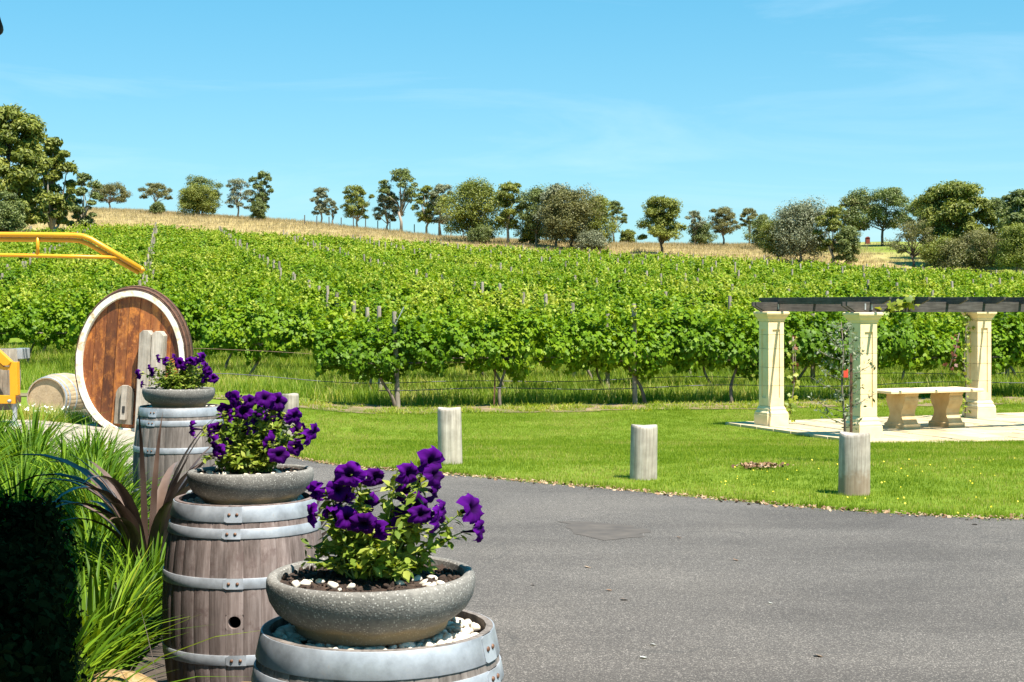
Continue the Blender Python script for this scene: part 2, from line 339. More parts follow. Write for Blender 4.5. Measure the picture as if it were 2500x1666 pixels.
def asphalt():
    m, t, p = new_mat('asphalt'); v = coords(t, 'World')
    vo = N(t, 'ShaderNodeTexVoronoi'); vo.inputs['Scale'].default_value = 170; t.links.new(v, vo.inputs['Vector'])
    sc = N(t, 'ShaderNodeSeparateColor'); t.links.new(vo.outputs['Color'], sc.inputs[0])
    r = ramp(t, [(0, (.06, .052, .047)), (.55, (.094, .083, .075)), (.85, (.14, .124, .113)), (1, (.31, .28, .25))]); t.links.new(sc.outputs[0], r.inputs[0])
    n1 = noise(t, v, .55, 5, .6, .5); r1 = ramp(t, [(.3, (.74, .73, .73)), (.5, (.95, .945, .94)), (.72, (1.1, 1.09, 1.07))]); t.links.new(n1, r1.inputs[0])
    c = mix(t, 1.0, r.outputs[0], r1.outputs[0], 'MULTIPLY')
    # broad dark wear bands running across the drive
    v2 = coords(t, 'World', (.12, .7, 1)); n2 = noise(t, v2, 1.6, 4); r2 = ramp(t, [(.35, (.8, .79, .79)), (.6, (1.05, 1.05, 1.05))]); t.links.new(n2, r2.inputs[0])
    c = mix(t, .9, c, r2.outputs[0], 'MULTIPLY')
    # cracks
    v3 = coords(t, 'World', (1, 1, 1)); vc = N(t, 'ShaderNodeTexVoronoi', feature='DISTANCE_TO_EDGE'); vc.inputs['Scale'].default_value = .22
    d = N(t, 'ShaderNodeVectorMath', operation='ADD'); nz = N(t, 'ShaderNodeTexNoise'); nz.inputs['Scale'].default_value = 1.1; nz.inputs['Detail'].default_value = 6
    t.links.new(v3, nz.inputs['Vector']); t.links.new(v3, d.inputs[0]); t.links.new(nz.outputs['Color'], d.inputs[1]); t.links.new(d.outputs[0], vc.inputs['Vector'])
    cr = math_(t, 'LESS_THAN', vc.outputs['Distance'], .0032); gate = math_(t, 'GREATER_THAN', n1, .53)
    c = mix(t, math_(t, 'MULTIPLY', math_(t, 'MULTIPLY', cr, gate), .3), c, (.04, .038, .036))
    t.links.new(c, p.inputs['Base Color']); p.inputs['Roughness'].default_value = .85; p.inputs['Specular IOR Level'].default_value = .3
    bump(t, p, sc.outputs[0], .5, .004); return m
MT['asphalt'] = asphalt()
MT['patch'] = noisy('asphalt_patch', [(.3, (.060, .049, .043)), (.6, (.087, .071, .060)), (.85, (.127, .103, .088))], 6, kind='World', rnd=False, rough=.9)
MT['soil'] = noisy('potting_soil', [(.3, (.017, .009, .006)), (.55, (.045, .026, .017)), (.8, (.098, .060, .041))], 45, 8, bmp=1, bd=.015, rough=.95)
MT['bed'] = noisy('bed_soil', [(.3, (.035, .024, .017)), (.6, (.075, .055, .04)), (.85, (.13, .1, .075))], 9, 8, bmp=1, bd=.03, rough=.95)
MT['bareearth'] = noisy('bare_earth', [(.25, (.086, .108, .022)), (.42, (.137, .115, .043)), (.55, (.216, .144, .086)), (.75, (.288, .216, .144))], 1.9, 9, kind='World', rnd=False, bmp=.8, bd=.03, rough=.95)
MT['gravel_yard'] = noisy('gravel_yard', [(.3, (.240, .192, .144)), (.6, (.352, .304, .240)), (.8, (.440, .400, .336))], 6, 8, kind='World', rnd=False, bmp=.6, rough=.9)
MT['pebble'] = noisy('pebble', [(.3, (.510, .423, .323)), (.6, (.686, .621, .524)), (.8, (.742, .702, .637))], 14, 4, bmp=.2, objvar=.14, rough=.6)
MT['sandstone'] = noisy('sandstone', [(.25, (.150, .090, .038)), (.5, (.315, .195, .075)), (.75, (.413, .315, .180))], 6, 8, bmp=.8, bd=.03, rough=.9)
MT['limestone'] = noisy('cream_stone', [(.25, (.705, .512, .269)), (.5, (.791, .601, .351)), (.8, (.833, .652, .418))], 5, 8, bmp=.25, bd=.004, rough=.8, objvar=.04)
MT['paver'] = noisy('paver', [(.25, (.376, .279, .156)), (.5, (.473, .370, .221)), (.8, (.539, .437, .280))], 3, 8, bmp=.3, bd=.006, rough=.85, objvar=.18)
MT['tablestone'] = noisy('table_stone', [(.25, (.446, .289, .131)), (.5, (.553, .391, .191)), (.8, (.615, .468, .260))], 6, 8, bmp=.25, bd=.004, rough=.8)
MT['orange'] = noisy('orange_paint', [(.3, (.612, .264, .007)), (.7, (.697, .323, .010))], 3, 4, bmp=.02, rough=.38)
MT['steel'] = noisy('grey_steel', [(.3, (.3, .31, .32)), (.7, (.45, .46, .47))], 10, bmp=.05, rough=.5, metal=.3)
MT['dark'] = noisy('dark_paint', [(.3, (.012, .012, .013)), (.7, (.03, .028, .026))], 10, bmp=.05, rough=.6)
MT['rusty'] = noisy('rusty_steel', [(.3, (.06, .028, .016)), (.7, (.16, .07, .04))], 20, bmp=.4, rough=.85)
MT['redtag'] = noisy('red_tag', [(.3, (.6, .04, .02)), (.7, (.75, .07, .03))], 20, bmp=0)
MT['pipe'] = noisy('black_pipe', [(.3, (.03, .03, .032)), (.7, (.09, .09, .095))], 5, bmp=0, rough=.45)
MT['wire'] = noisy('rusty_wire', [(.3, (.16, .08, .05)), (.7, (.32, .2, .14))], 5, bmp=0, rough=.6)
MT['shed'] = noisy('shed_red', [(.3, (.14, .02, .014)), (.7, (.2, .035, .022))], 3, bmp=0)
MT['sky_block_brick'] = noisy('sky_block_dark_brick', [(.3, (.05, .03, .022)), (.7, (.1, .06, .045))], 6, bmp=.2)
MT['plaster'] = noisy('render_wall', [(.3, (.25, .22, .18)), (.7, (.33, .3, .25))], 3, bmp=.1)

# ------------------------------------------------------------------ terrain
TT = np.array([-.60, -.34, -.25, -.15, -.05, .05, .15, .25, .34, .60])
DV = np.array([150, 150, 150, 145, 135, 130, 125, 115, 108, 100.])
UV = np.array([182, 182, 198, 171, 148, 129, 111, 89, 73, 60.])
DC = np.array([185, 185, 190, 185, 170, 165, 175, 190, 190, 190.])
UC = np.array([240, 240, 230, 205, 166, 150, 145, 155, 150, 140.])
ZV = CAMZ+UV*DV/FPX-1.9; ZC = CAMZ+UC*DC/FPX
def terrain(x, y):
    x = np.asarray(x, float); y = np.asarray(y, float)
    near = np.interp(y, [-50, 8, 16, 19, 23, 27, 38], [.6, .6, .43, .385, .2, 0, 0])
    near = near+.5*ss(-2, -8, x)*ss(6, 18, y)
    yy = np.maximum(y, 38.0); t = x/yy
    dv, zv, dc, zc = (np.interp(t, TT, a) for a in (DV, ZV, DC, ZC))
    a = np.clip((yy-38)/(dv-38), 0, 1); b = np.clip((yy-dv)/(dc-dv), 0, 1); c = np.maximum(yy-dc, 0)
    far = zv*a*(.88+.12*a)+(zc-zv)*(b*.35+.65*(1-(1-b)**2))-np.minimum(c*.06, 4+c*.004)
    k = ss(30, 46, y)
    return near*(1-k)+far*k
def tz(x, y): return float(terrain(x, y))
def W(px, py, Y): return Vector(((px-CX)/FPX*Y, Y, CAMZ+(HOR-py)/FPX*Y))        # photograph pixel + distance
def hit(px, py, y0=3, y1=260):
    u = (px-CX)/FPX; v = (HOR-py)/FPX
    Y = np.linspace(y0, y1, 6000); d = CAMZ+v*Y-terrain(u*Y, Y)
    i = np.argmax(d <= 0)
    if d[i] > 0: i = int(np.argmin(d[Y > 120]))+int((Y <= 120).sum())
    return Vector((u*Y[i], Y[i], tz(u*Y[i], Y[i])))
D = 1.0625                                                 # viewer pixels to photograph pixels
def lines(a, b, st): return list(np.arange(a, b, st))
xs = np.array([-3000, -1600, -900, -500, -300, -200]+lines(-140, -20, 5)+lines(-20, 20, .5)+lines(20, 141, 5)+[200, 300, 500, 900, 1600, 3000])
ys = np.array([-300, -100, -40]+lines(-20, 50, .5)+lines(50, 260, 3)+[280, 320, 400, 550, 800, 1300, 2200, 4000])
def sheet(name, xs, ys, mat, dz=0, keep=None):
    X, Y = np.meshgrid(xs, ys); Z = terrain(X, Y)+dz; nx = len(xs)
    v = np.stack([X.ravel(), Y.ravel(), Z.ravel()], 1)
    f = [(j*nx+i, j*nx+i+1, (j+1)*nx+i+1, (j+1)*nx+i) for j in range(len(ys)-1) for i in range(nx-1)]
    me = bpy.data.meshes.new(name); me.from_pydata(v.tolist(), [], f); me.materials.append(mat)
    me.polygons.foreach_set('use_smooth', [True]*len(f)); me.update(); return obj(name, me)
def groundmat():
    m, t, p = new_mat('ground'); v = coords(t, 'World')
    n1 = noise(t, v, .35, 7, .65); n2 = noise(t, v, 14, 6, .7); n3 = noise(t, v, .028, 5, .6)
    g = ramp(t, [(.3, (.085, .14, .012)), (.5, (.14, .2, .02)), (.7, (.19, .23, .034))]); t.links.new(math_(t, 'ADD', math_(t, 'MULTIPLY', n1, .5), math_(t, 'MULTIPLY', n2, .5)), g.inputs[0])
    dry = ramp(t, [(.3, (.2, .16, .055)), (.5, (.36, .27, .115)), (.7, (.46, .36, .19))]); t.links.new(math_(t, 'ADD', math_(t, 'MULTIPLY', n1, .6), math_(t, 'MULTIPLY', n2, .4)), dry.inputs[0])
    sp = N(t, 'ShaderNodeSeparateXYZ'); t.links.new(v, sp.inputs[0])
    # dry pasture on the hill, greener to the right of the vineyard where the slope is watered
    far = N(t, 'ShaderNodeMapRange'); far.inputs['From Min'].default_value = 90; far.inputs['From Max'].default_value = 128; t.links.new(sp.outputs[1], far.inputs[0])
    gx = math_(t, 'ADD', math_(t, 'MULTIPLY', sp.outputs[0], .022), math_(t, 'MULTIPLY', n3, 1.6))
    gr = N(t, 'ShaderNodeMapRange'); gr.inputs['From Min'].default_value = 1.75; gr.inputs['From Max'].default_value = 1.35; t.links.new(gx, gr.inputs[0])
    t.links.new(mix(t, math_(t, 'MULTIPLY', far.outputs[0], gr.outputs[0]), g.outputs[0], dry.outputs[0]), p.inputs['Base Color'])
    p.inputs['Roughness'].default_value = .95; p.inputs['Specular IOR Level'].default_value = .1; bump(t, p, n2, .5, .05); return m
MT['ground'] = groundmat()
tag(sheet('ground', xs, ys, MT['ground']), kind='structure')

def inpoly(px, py, poly):
    px = np.asarray(px); py = np.asarray(py); r = np.zeros(px.shape, bool); n = len(poly)
    for i in range(n):
        x1, y1 = poly[i]; x2, y2 = poly[(i+1) % n]
        c = ((y1 > py) != (y2 > py)) & (px < (x2-x1)*(py-y1)/((y2-y1) or 1e-9)+x1); r ^= c
    return r
def poly_sheet(name, poly, mat, dz, step=.5, rough=0):
    """flat-laid sheet following the terrain inside a polygon"""
    bm = bmesh.new(); P = np.array(poly); pts = []
    for i in range(len(poly)):
        a, b = P[i], P[(i+1) % len(poly)]; k = max(1, int(np.linalg.norm(b-a)/step))
        for j in range(k):
            q = a+(b-a)*j/k; pts.append(q+rng.normal(size=2)*rough)
    vs_ = [bm.verts.new((q[0], q[1], 0)) for q in pts]; bm.faces.new(vs_)
    bmesh.ops.triangulate(bm, faces=bm.faces)
    x0, y0 = P.min(0); x1, y1 = P.max(0)
    for ax, a, b in ((0, x0, x1), (1, y0, y1)):
        for c in np.arange(math.floor(a), b, 1.0):
            no = [0, 0, 0]; no[ax] = 1; pc = [0, 0, 0]; pc[ax] = c+.013
            bmesh.ops.bisect_plane(bm, geom=bm.verts[:]+bm.edges[:]+bm.faces[:], plane_co=pc, plane_no=no)
    for v in bm.verts: v.co.z = tz(v.co.x, v.co.y)+dz
    bmesh.ops.recalc_face_normals(bm, faces=bm.faces)
    if bm.faces and sum(f.normal.z for f in bm.faces) < 0: bmesh.ops.reverse_faces(bm, faces=bm.faces)
    me = bpy.data.meshes.new(name); bm.to_mesh(me); bm.free(); me.materials.append(mat)
    me.polygons.foreach_set('use_smooth', [True]*len(me.polygons)); return obj(name, me)

edge_px = [(560, 1032), (655, 1049), (800, 1075), (1000, 1090), (1200, 1108), (1400, 1125), (1600, 1145), (1800, 1165), (2000, 1180), (2200, 1192), (2360, 1197)]
edge = [hit(x*D, y*D).xy for x, y in edge_px]
e_end = edge[-1]+(edge[-1]-edge[-2]).normalized()*14
drive = [tuple(p) for p in edge]+[tuple(e_end), (26, -8), (.5, -8), (.35, 0), (.2, 3.6), (-.45, 6.4), (-1.7, 11.3), (-2.5, 14.2), (-4.6, 15.2)]
tag(poly_sheet('driveway', drive, MT['asphalt'], .012, .6, .02), kind='structure')
yard = [(-4.55, 15.2), tuple(edge[0]), (-4.2, 20.5), (-3.9, 22.6), (-6, 25.2), (-16, 26.5), (-16, 13), (-6, 13.4)]
tag(poly_sheet('gravel_yard', yard, MT['gravel_yard'], .018, .6, .04), kind='structure')
pc = [hit(x*D, y*D).xy for x, y in ((1288, 1200), (1340, 1203), (1440, 1212), (1500, 1222), (1470, 1236), (1390, 1245), (1330, 1234))]
tag(poly_sheet('asphalt_patch', [tuple(p) for p in pc], MT['patch'], .0145, .12, .03), kind='structure')
bed = [(.33, 0), (.18, 3.6), (-.47, 6.4), (-1.72, 11.3), (-2.52, 14.2), (-4.6, 15.15), (-6, 13.3), (-16, 12.9), (-16, 0)]
tag(poly_sheet('garden_bed', bed, MT['bed'], .02, .6), kind='structure')

# ------------------------------------------------------------------ grass patches (geometry-nodes instances, uncountable)
def instancer(name, P, RZ, S, meshes, idx, mat_dummy, label, cat=None):
    coll = bpy.data.collections.new(name+'_source')
    for i, me in enumerate(meshes):
        o = bpy.data.objects.new('%s_piece_%d' % (name, i), me); coll.objects.link(o)
    me = bpy.data.meshes.new(name); n = len(P); me.vertices.add(n); me.vertices.foreach_set('co', np.asarray(P, float).ravel())
    for an, ty, arr in (('rz', 'FLOAT', RZ), ('sc', 'FLOAT', S)):
        a = me.attributes.new(an, ty, 'POINT'); a.data.foreach_set('value', np.asarray(arr, np.float32))
    a = me.attributes.new('pick', 'INT', 'POINT'); a.data.foreach_set('value', np.asarray(idx, np.int32))
    me.materials.append(mat_dummy); o = obj(name, me)
    g = bpy.data.node_groups.new(name+'_nodes', 'GeometryNodeTree')
    g.interface.new_socket('Geometry', in_out='INPUT', socket_type='NodeSocketGeometry')
    g.interface.new_socket('Geometry', in_out='OUTPUT', socket_type='NodeSocketGeometry')
    gi, go = g.nodes.new('NodeGroupInput'), g.nodes.new('NodeGroupOutput')
    ci = g.nodes.new('GeometryNodeCollectionInfo'); ci.inputs['Collection'].default_value = coll
    ci.inputs['Separate Children'].default_value = True; ci.inputs['Reset Children'].default_value = True
    ip = g.nodes.new('GeometryNodeInstanceOnPoints'); ip.inputs['Pick Instance'].default_value = True
    def na(nm, dt):
        q = g.nodes.new('GeometryNodeInputNamedAttribute'); q.data_type = dt; q.inputs['Name'].default_value = nm; return q.outputs['Attribute']
    cb = g.nodes.new('ShaderNodeCombineXYZ'); g.links.new(na('rz', 'FLOAT'), cb.inputs[2])
    er = g.nodes.new('FunctionNodeEulerToRotation'); g.links.new(cb.outputs[0], er.inputs[0])
    g.links.new(gi.outputs[0], ip.inputs['Points']); g.links.new(ci.outputs[0], ip.inputs['Instance'])
    g.links.new(na('pick', 'INT'), ip.inputs['Instance Index']); g.links.new(er.outputs[0], ip.inputs['Rotation'])
    g.links.new(na('sc', 'FLOAT'), ip.inputs['Scale']); g.links.new(ip.outputs[0], go.inputs[0])
    md = o.modifiers.new('scatter', 'NODES'); md.node_group = g
    return tag(o, label, cat, kind='stuff')

BLADE = [(-.5, 0, 0), (.5, 0, 0), (.32, .0, .55), (-.32, .0, .55), (0, .0, 1)]
def grass_patch(name, n, size, hmin, hmax, wid, bend, mat, seg=2):
    P = np.zeros((n, 3)); P[:, :2] = (rng.random((n, 2))-.5)*size; P[:, 2] = -.01
    h = hmin+(hmax-hmin)*rng.random(n)**1.5
    az = rng.random(n)*2*np.pi; b = bend*(.3+rng.random(n))
    cl, sl = np.cos(az), np.sin(az)
    if seg == 1: lv = [(-.5, 0, 0), (.5, 0, 0), (0, 0, 1)]; lf = [(0, 1, 2)]
    else: lv = [(-.5, 0, 0), (.5, 0, 0), (.4, .3, .55), (-.4, .3, .55), (0, 1, .95)]; lf = [(0, 1, 2, 3), (3, 2, 4)]
    X = np.stack([cl, sl, 0*cl], 1); Yv = np.stack([-sl*b, cl*b, 0*cl], 1); Z = np.stack([-sl*b*.5, cl*b*.5, np.ones(n)], 1)
    Rm = np.stack([X, Yv, Z], 2); S = np.stack([np.full(n, wid)*(.6+.8*rng.random(n)), h, h], 1)
    return cloud(name, lv, lf, P, Rm, S, mat, linkit=False)

# pergola frame (needed by lawn mask)
PA = Vector((5.1, 29.8)); e1 = Vector((.38, -.925)).normalized(); e2 = Vector((.925, .38)).normalized()
def pg(a, b): return PA+e1*a+e2*b
pave = [tuple(pg(-.95, -.5)), tuple(pg(4.15, -.5)), tuple(pg(4.15, 7.2)), tuple(pg(-.95, 7.2))]
posts_px = [(666, 906, None, .30, 25.5), (1034.5, 938, 1068, .31, None), (1477.5, 978, 1103, .31, None), (1962, 996, 1138, .32, None)]

def scatter(xr, yr, step, keep):
    gx, gy = np.meshgrid(np.arange(*xr, step), np.arange(*yr, step)); gx = gx.ravel()+(rng.random(gx.size)-.5)*step*.7; gy = gy.ravel()+(rng.random(gy.size)-.5)*step*.7
    k = keep(gx, gy); gx, gy = gx[k], gy[k]
    return np.stack([gx, gy, terrain(gx, gy)], 1)
RA = R(13.0); rd = np.array([math.cos(RA), math.sin(RA)]); ud = np.array([-math.sin(RA), math.cos(RA)])
def cross(x, y): return x*ud[0]+y*ud[1]
def vis(x, y, m=2.0): return np.abs(x) < .345*y+m
def lawn_keep(x, y):
    k = ~inpoly(x, y, drive) & ~inpoly(x, y, pave) & ~inpoly(x, y, yard) & vis(x, y, 1.0) & (x > -6) & (y > 13)
    cc = cross(x, y); return k & (cc < 33.3+.25*np.sin(x*1.7)+.12*np.sin(x*5.1))
lp = scatter((-7, 17), (13, 40), .30, lawn_keep)
lm = [grass_patch('lawn_patch', 330, .5, .018, .055, .006, .6, MT['lawn'], 1) for _ in range(4)]
instancer('lawn_grass', lp, rng.random(len(lp))*6.28, .8+.4*rng.random(len(lp)), lm, rng.integers(0, 4, len(lp)), MT['lawn'], 'short mown green lawn between the driveway and the vines', 'grass')
# fringe along the edge of the asphalt
fr = []
for a, b in zip(edge[:-1], edge[1:]):
    L = (b-a).length
    for k in range(int(L/.16)): q = a+(b-a)*((k+random.random())/(L/.16))+Vector((random.gauss(0, .04), .1+random.random()*.12)); fr.append((q.x, q.y, tz(q.x, q.y)))
fm = [grass_patch('fringe_patch', 150, .3, .03, .09, .007, .8, MT['lawn'], 1) for _ in range(3)]
instancer('lawn_edge_grass', fr, rng.random(len(fr))*6.28, .7+.5*rng.random(len(fr)), fm, rng.integers(0, 3, len(fr)), MT['lawn'], 'longer grass fringe along the asphalt edge', 'grass')

# bare strip in front of first vine row
strip = []
for s_ in np.arange(-4, 26, .6): strip.append(tuple(rd*s_+ud*(33.0+.22*math.sin(s_*1.3)+.12*math.sin(s_*4.1))))
for s_ in np.arange(26, -4, -.6): strip.append(tuple(rd*s_+ud*35.6))
tag(poly_sheet('bare_strip', strip, MT['bareearth'], .016, .25, .1), kind='structure')
sp_ = scatter((-8, 18), (30, 42), .34, lambda x, y: (cross(x, y) > 32.9) & (cross(x, y) < 35.5) & vis(x, y) & (rng.random(len(x)) < .75+.3*np.sin(x*2.3)))
sm = [grass_patch('weed_patch', 90, .4, .03, .12, .014, .9, MT['creeper'] if i == 0 else MT['lawn'], 2) for i in range(3)]
instancer('strip_weeds', sp_, rng.random(len(sp_))*6.28, .6+.7*rng.random(len(sp_)), sm, rng.integers(0, 3, len(sp_)), MT['lawn'], 'low weeds on the bare strip under the first vine row', 'weeds')

# tall grass under and between the first vine rows
tgp = scatter((-26, 26), (24, 62), .42, lambda x, y: (cross(x, y) > np.where(x > -2.6, 35.45, 35.2+np.clip((-x-2.6)*.55, 0, 7))) & (cross(x, y) < 54) & vis(x, y) & ~inpoly(x, y, yard) & (y > 26))
tm = [grass_patch('tall_patch', 120, .6, .18, .5, .011, .45, MT['tall'], 2) for _ in range(5)]
instancer('tall_grass', tgp, rng.random(len(tgp))*6.28, .7+.5*rng.random(len(tgp)), tm, rng.integers(0, 5, len(tgp)), MT['tall'], 'tall uncut grass under and between the vine rows', 'grass')
# dry grass on the hill and rank grass left of the vines
hp = scatter((-80, 70), (105, 200), 1.5, lambda x, y: (y > np.interp(x/y, TT, DV)+1) & (y < np.interp(x/y, TT, DC)+6) & vis(x, y, 4))
MT['dryblade'] = leafmat('dry_blade', [(0, (.196, .156, .066)), (.5, (.339, .258, .132)), (1, (.446, .368, .243))], .25, .7)
hx = hp[:, 0]*.022+rng.normal(size=len(hp))*.08
hp = hp[hx < .75]
hm = [grass_patch('dry_patch', 110, 2.2, .12, .42, .03, .5, MT['dryblade'], 1) for _ in range(3)]
instancer('dry_grass', hp, rng.random(len(hp))*6.28, .8+.5*rng.random(len(hp)), hm, rng.integers(0, 3, len(hp)), MT['dryblade'], 'dry straw coloured grass on the ridge behind the vineyard', 'grass')

# ------------------------------------------------------------------ vineyard
def leaf_shape():
    pr = [(0, -.12), (.30, -.42), (.52, -.1), (.38, .1), (.5, .42), (.2, .38), (0, .62), (-.2, .38), (-.5, .42), (-.38, .1), (-.52, -.1), (-.30, -.42)]
    v = [(0, .05, .0)]+[(x, y, -.22*(x*x+y*y)) for x, y in pr]
    return v, [(0, i, i+1 if i < 12 else 1) for i in range(1, 13)]
def leaf_simple():
    v = [(0, -.45, 0), (.5, -.1, -.08), (.3, .45, -.1), (0, .6, -.12), (-.3, .45, -.1), (-.5, -.1, -.08)]
    return v, [(0, 1, 2, 3), (0, 3, 4, 5)]
def canopy_pts(n, L=3.15, seed=0):
    r_ = np.random.default_rng(seed); x = (r_.random(n)-.5)*L
    ph = r_.random(8)*6.28
    top = 1.88+.16*np.sin(x*2.1+ph[0])+.13*np.sin(x*5.3+ph[1])+.08*np.sin(x*11+ph[2])
    bot = .74+.13*np.sin(x*2.6+ph[3])+.1*np.sin(x*6.1+ph[4])
    hw = .52+.1*np.sin(x*2.9+ph[5])+.09*np.sin(x*7+ph[6])
    th = r_.random(n)*2*np.pi; rr = r_.random(n)**.28
    cy, cz = np.cos(th), np.sin(th)
    y = hw*cy*rr*(1-.25*np.clip(cz, 0, 1)); mid = (top+bot)/2; z = mid+(top-bot)/2*cz*rr
    Nn = np.stack([r_.normal(size=n)*.45, cy*1.0, cz*.7+.75], 1)+r_.normal(size=(n, 3))*.42
    # shoots sticking up and out
    m = int(n*.1); k = r_.integers(0, 26, m); sx = (r_.random(26)-.5)*L; sy = (r_.random(26)-.5)*.7; lean = r_.normal(size=(26, 2))*.35; sl = .15+.4*r_.random(26)
    f = r_.random(m)
    x[:m] = sx[k]+lean[k, 0]*f*sl[k]+r_.normal(size=m)*.03; y[:m] = sy[k]+lean[k, 1]*f*sl[k]+r_.normal(size=m)*.03
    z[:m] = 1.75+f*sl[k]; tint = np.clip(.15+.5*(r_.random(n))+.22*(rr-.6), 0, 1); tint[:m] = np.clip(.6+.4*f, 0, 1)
    S = (.082+.062*r_.random(n)); S[:m] *= (1-.45*f)
    P = np.stack([x, y, z], 1); q = np.sin(x*5.1+ph[7]+2.2*np.sin(z*3.3))*np.sin(z*6.3+ph[3]+1.7*np.sin(x*2.7))*np.cos(y*4.0+ph[1])
    keep = (q > -.22) | (r_.random(n) < .12); keep[:m] = True
    return P[keep], Nn[keep], S[keep], tint[keep]
ls = leaf_shape(); lq = leaf_simple()
FOL = []
for i in range(6):
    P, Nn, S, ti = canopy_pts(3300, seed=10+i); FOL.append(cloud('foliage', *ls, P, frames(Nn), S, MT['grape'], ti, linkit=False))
FOL2 = []
for i in range(5):
    P, Nn, S, ti = canopy_pts(1300, seed=50+i); FOL2.append(cloud('foliage_far', *lq, P, frames(Nn), S*1.4, MT['grape'], ti, linkit=False))
TRK = []
for i in range(6):
    m = MB(); r_ = random.Random(i); lean = r_.choice((-1, 1))*r_.uniform(.15, .6); pts = []; rad = []
    for k in range(9):
        f = k/8; pts.append((lean*(1-f)**1.3+.05*math.sin(f*7+i), .05*math.sin(f*5+i*2), -.05+1.08*f)); rad.append(.04*(1-.35*f)*(1+.25*r_.random())+(.025 if k == 0 else 0))
    m.tube(pts, rad, 7)
    for sgn in (-1, 1): m.tube([pts[-1], (sgn*.35, 0, 1.05), (sgn*1.5, .02, 1.04)], [.035, .028, .014], 5)
    TRK.append(m.mesh('trunk', MT['bark'], 'all'))
pm = MB(); pm.lathe([(.0, -.05), (.062, -.05), (.059, 1.0), (.056, 2.18), (.05, 2.22), (0, 2.225)], 9); PST = pm.mesh('trellis_post', MT['trellis'], True)
V = []; PO = []
for k in range(60):
    c = 35.0+3.0*k
    for j in range(-60, 70):
        s_ = 5.0+2.95*j+(k % 3)*.25+random.gauss(0, .07); p = rd*s_+ud*c; x, y = p
        if y < 22 or not vis(x, y, 2.6): continue
        dvv = np.interp(x/y, TT, DV)
        if y > dvv: continue
        if k == 0 and s_ < 4.6: continue
        if k == 1 and x < -5.0: continue
        if k == 2 and x < -8.0: continue
        if k == 3 and x < -13: continue
        V.append((y, x, k, j))
    for j in range(-30, 36):
        s_ = 5.3+5.9*j+random.gauss(0, .1); p = rd*s_+ud*c; x, y = p
        if y < 22 or not vis(x, y, .5) or y > np.interp(x/y, TT, DV)+.5: continue
        if k == 0 and s_ < 4.6: continue
        if (k == 1 and x < -5) or (k == 2 and x < -8) or (k == 3 and x < -13): continue
        PO.append((y, x, k))
V.sort(); PO.sort()
print('vines', len(V), 'posts', len(PO))
lean_set = {0: (0, .5), 1: (1, .05), 2: (2, .05)}
ORD = 'first second third fourth fifth sixth seventh eighth ninth tenth eleventh twelfth thirteenth fourteenth fifteenth sixteenth seventeenth eighteenth nineteenth twentieth'.split()+['higher']*60
for i, (y, x, k, j) in enumerate(V[:300]):
    e = empty('grapevine', (x, y, tz(x, y)), RA+(math.pi if random.random() < .5 else 0)); e.scale = (random.uniform(.9, 1.02), .85+.35*random.random(), random.uniform(.95, 1.16))
    if k == 0: tag(e, 'leafy grapevine of the first trellis row facing the lawn, trunk showing', 'grapevine', 'vines of the first row')
    else: tag(e, 'leafy green grapevine in the %s trellis row up from the lawn' % ORD[k], 'grapevine', 'vines of the %s row' % ORD[k])
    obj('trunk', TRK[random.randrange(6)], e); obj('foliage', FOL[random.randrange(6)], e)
rest = V[300:]
if rest:
    a = np.array([(x, y) for (y, x, k, j) in rest]); P = np.column_stack([a, terrain(a[:, 0], a[:, 1])])
    instancer('distant_vines', P, RA+np.pi*rng.integers(0, 2, len(P)), .9+.2*rng.random(len(P)), FOL2, rng.integers(0, 5, len(P)), MT['grape'], 'far rows of green grapevines climbing the hillside', 'grapevines')
for i, (y, x, k) in enumerate(PO[:300]):
    o = obj('trellis_post', PST); o.location = (x, y, tz(x, y)); o.scale = (1, 1, random.uniform(.96, 1.1)); o.rotation_euler = (random.gauss(0, .02), random.gauss(0, .025), random.random()*6)
    if k == 0: tag(o, 'grey timber trellis post in the first vine row beside the lawn', 'post', 'posts of the first vine row')
    else: tag(o, 'grey timber trellis post poking out of the %s vine row up from the lawn' % ORD[k], 'post', 'posts of the %s row' % ORD[k])
if len(PO) > 300:
    a = np.array([(x, y) for (y, x, k) in PO[300:]]); P = np.column_stack([a, terrain(a[:, 0], a[:, 1])])
    instancer('distant_posts', P, rng.random(len(P))*6, .95+.12*rng.random(len(P)), [PST], np.zeros(len(P)), MT['trellis'], 'far grey trellis posts among the upper vine rows', 'posts')
# wires and drip lines of the first rows
for k in range(2):
    c = 35.0+3*k; s0 = 4.9 if k == 0 else (-2 if k == 1 else -10)
    pts = []
    for s_ in np.arange(s0, 26, .74):
        p = rd*s_+ud*(c-.05); pts.append((p[0], p[1], tz(*p)+.42+.035*math.sin(s_*1.07)))
    m = MB(); m.tube(pts, .011, 5); tag(m.build('drip_line', MT['pipe'], smooth='all'), ['thin black drip line under the first vine row', 'thin black drip line under the second vine row', 'thin black drip line under the third vine row', 'thin black drip line under the fourth vine row'][k], 'pipe')
    pts = []
    for s_ in np.arange(s0, 26, 1.5):
        p = rd*s_+ud*c; pts.append((p[0], p[1], tz(*p)+1.06))
    m = MB(); m.tube(pts, .004, 4); tag(m.build('trellis_wire', MT['wire'], smooth='all'), ['rusty cordon wire of the first vine row', 'rusty cordon wire of the second vine row', 'rusty cordon wire of the third vine row', 'rusty cordon wire of the fourth vine row'][k], 'wire')
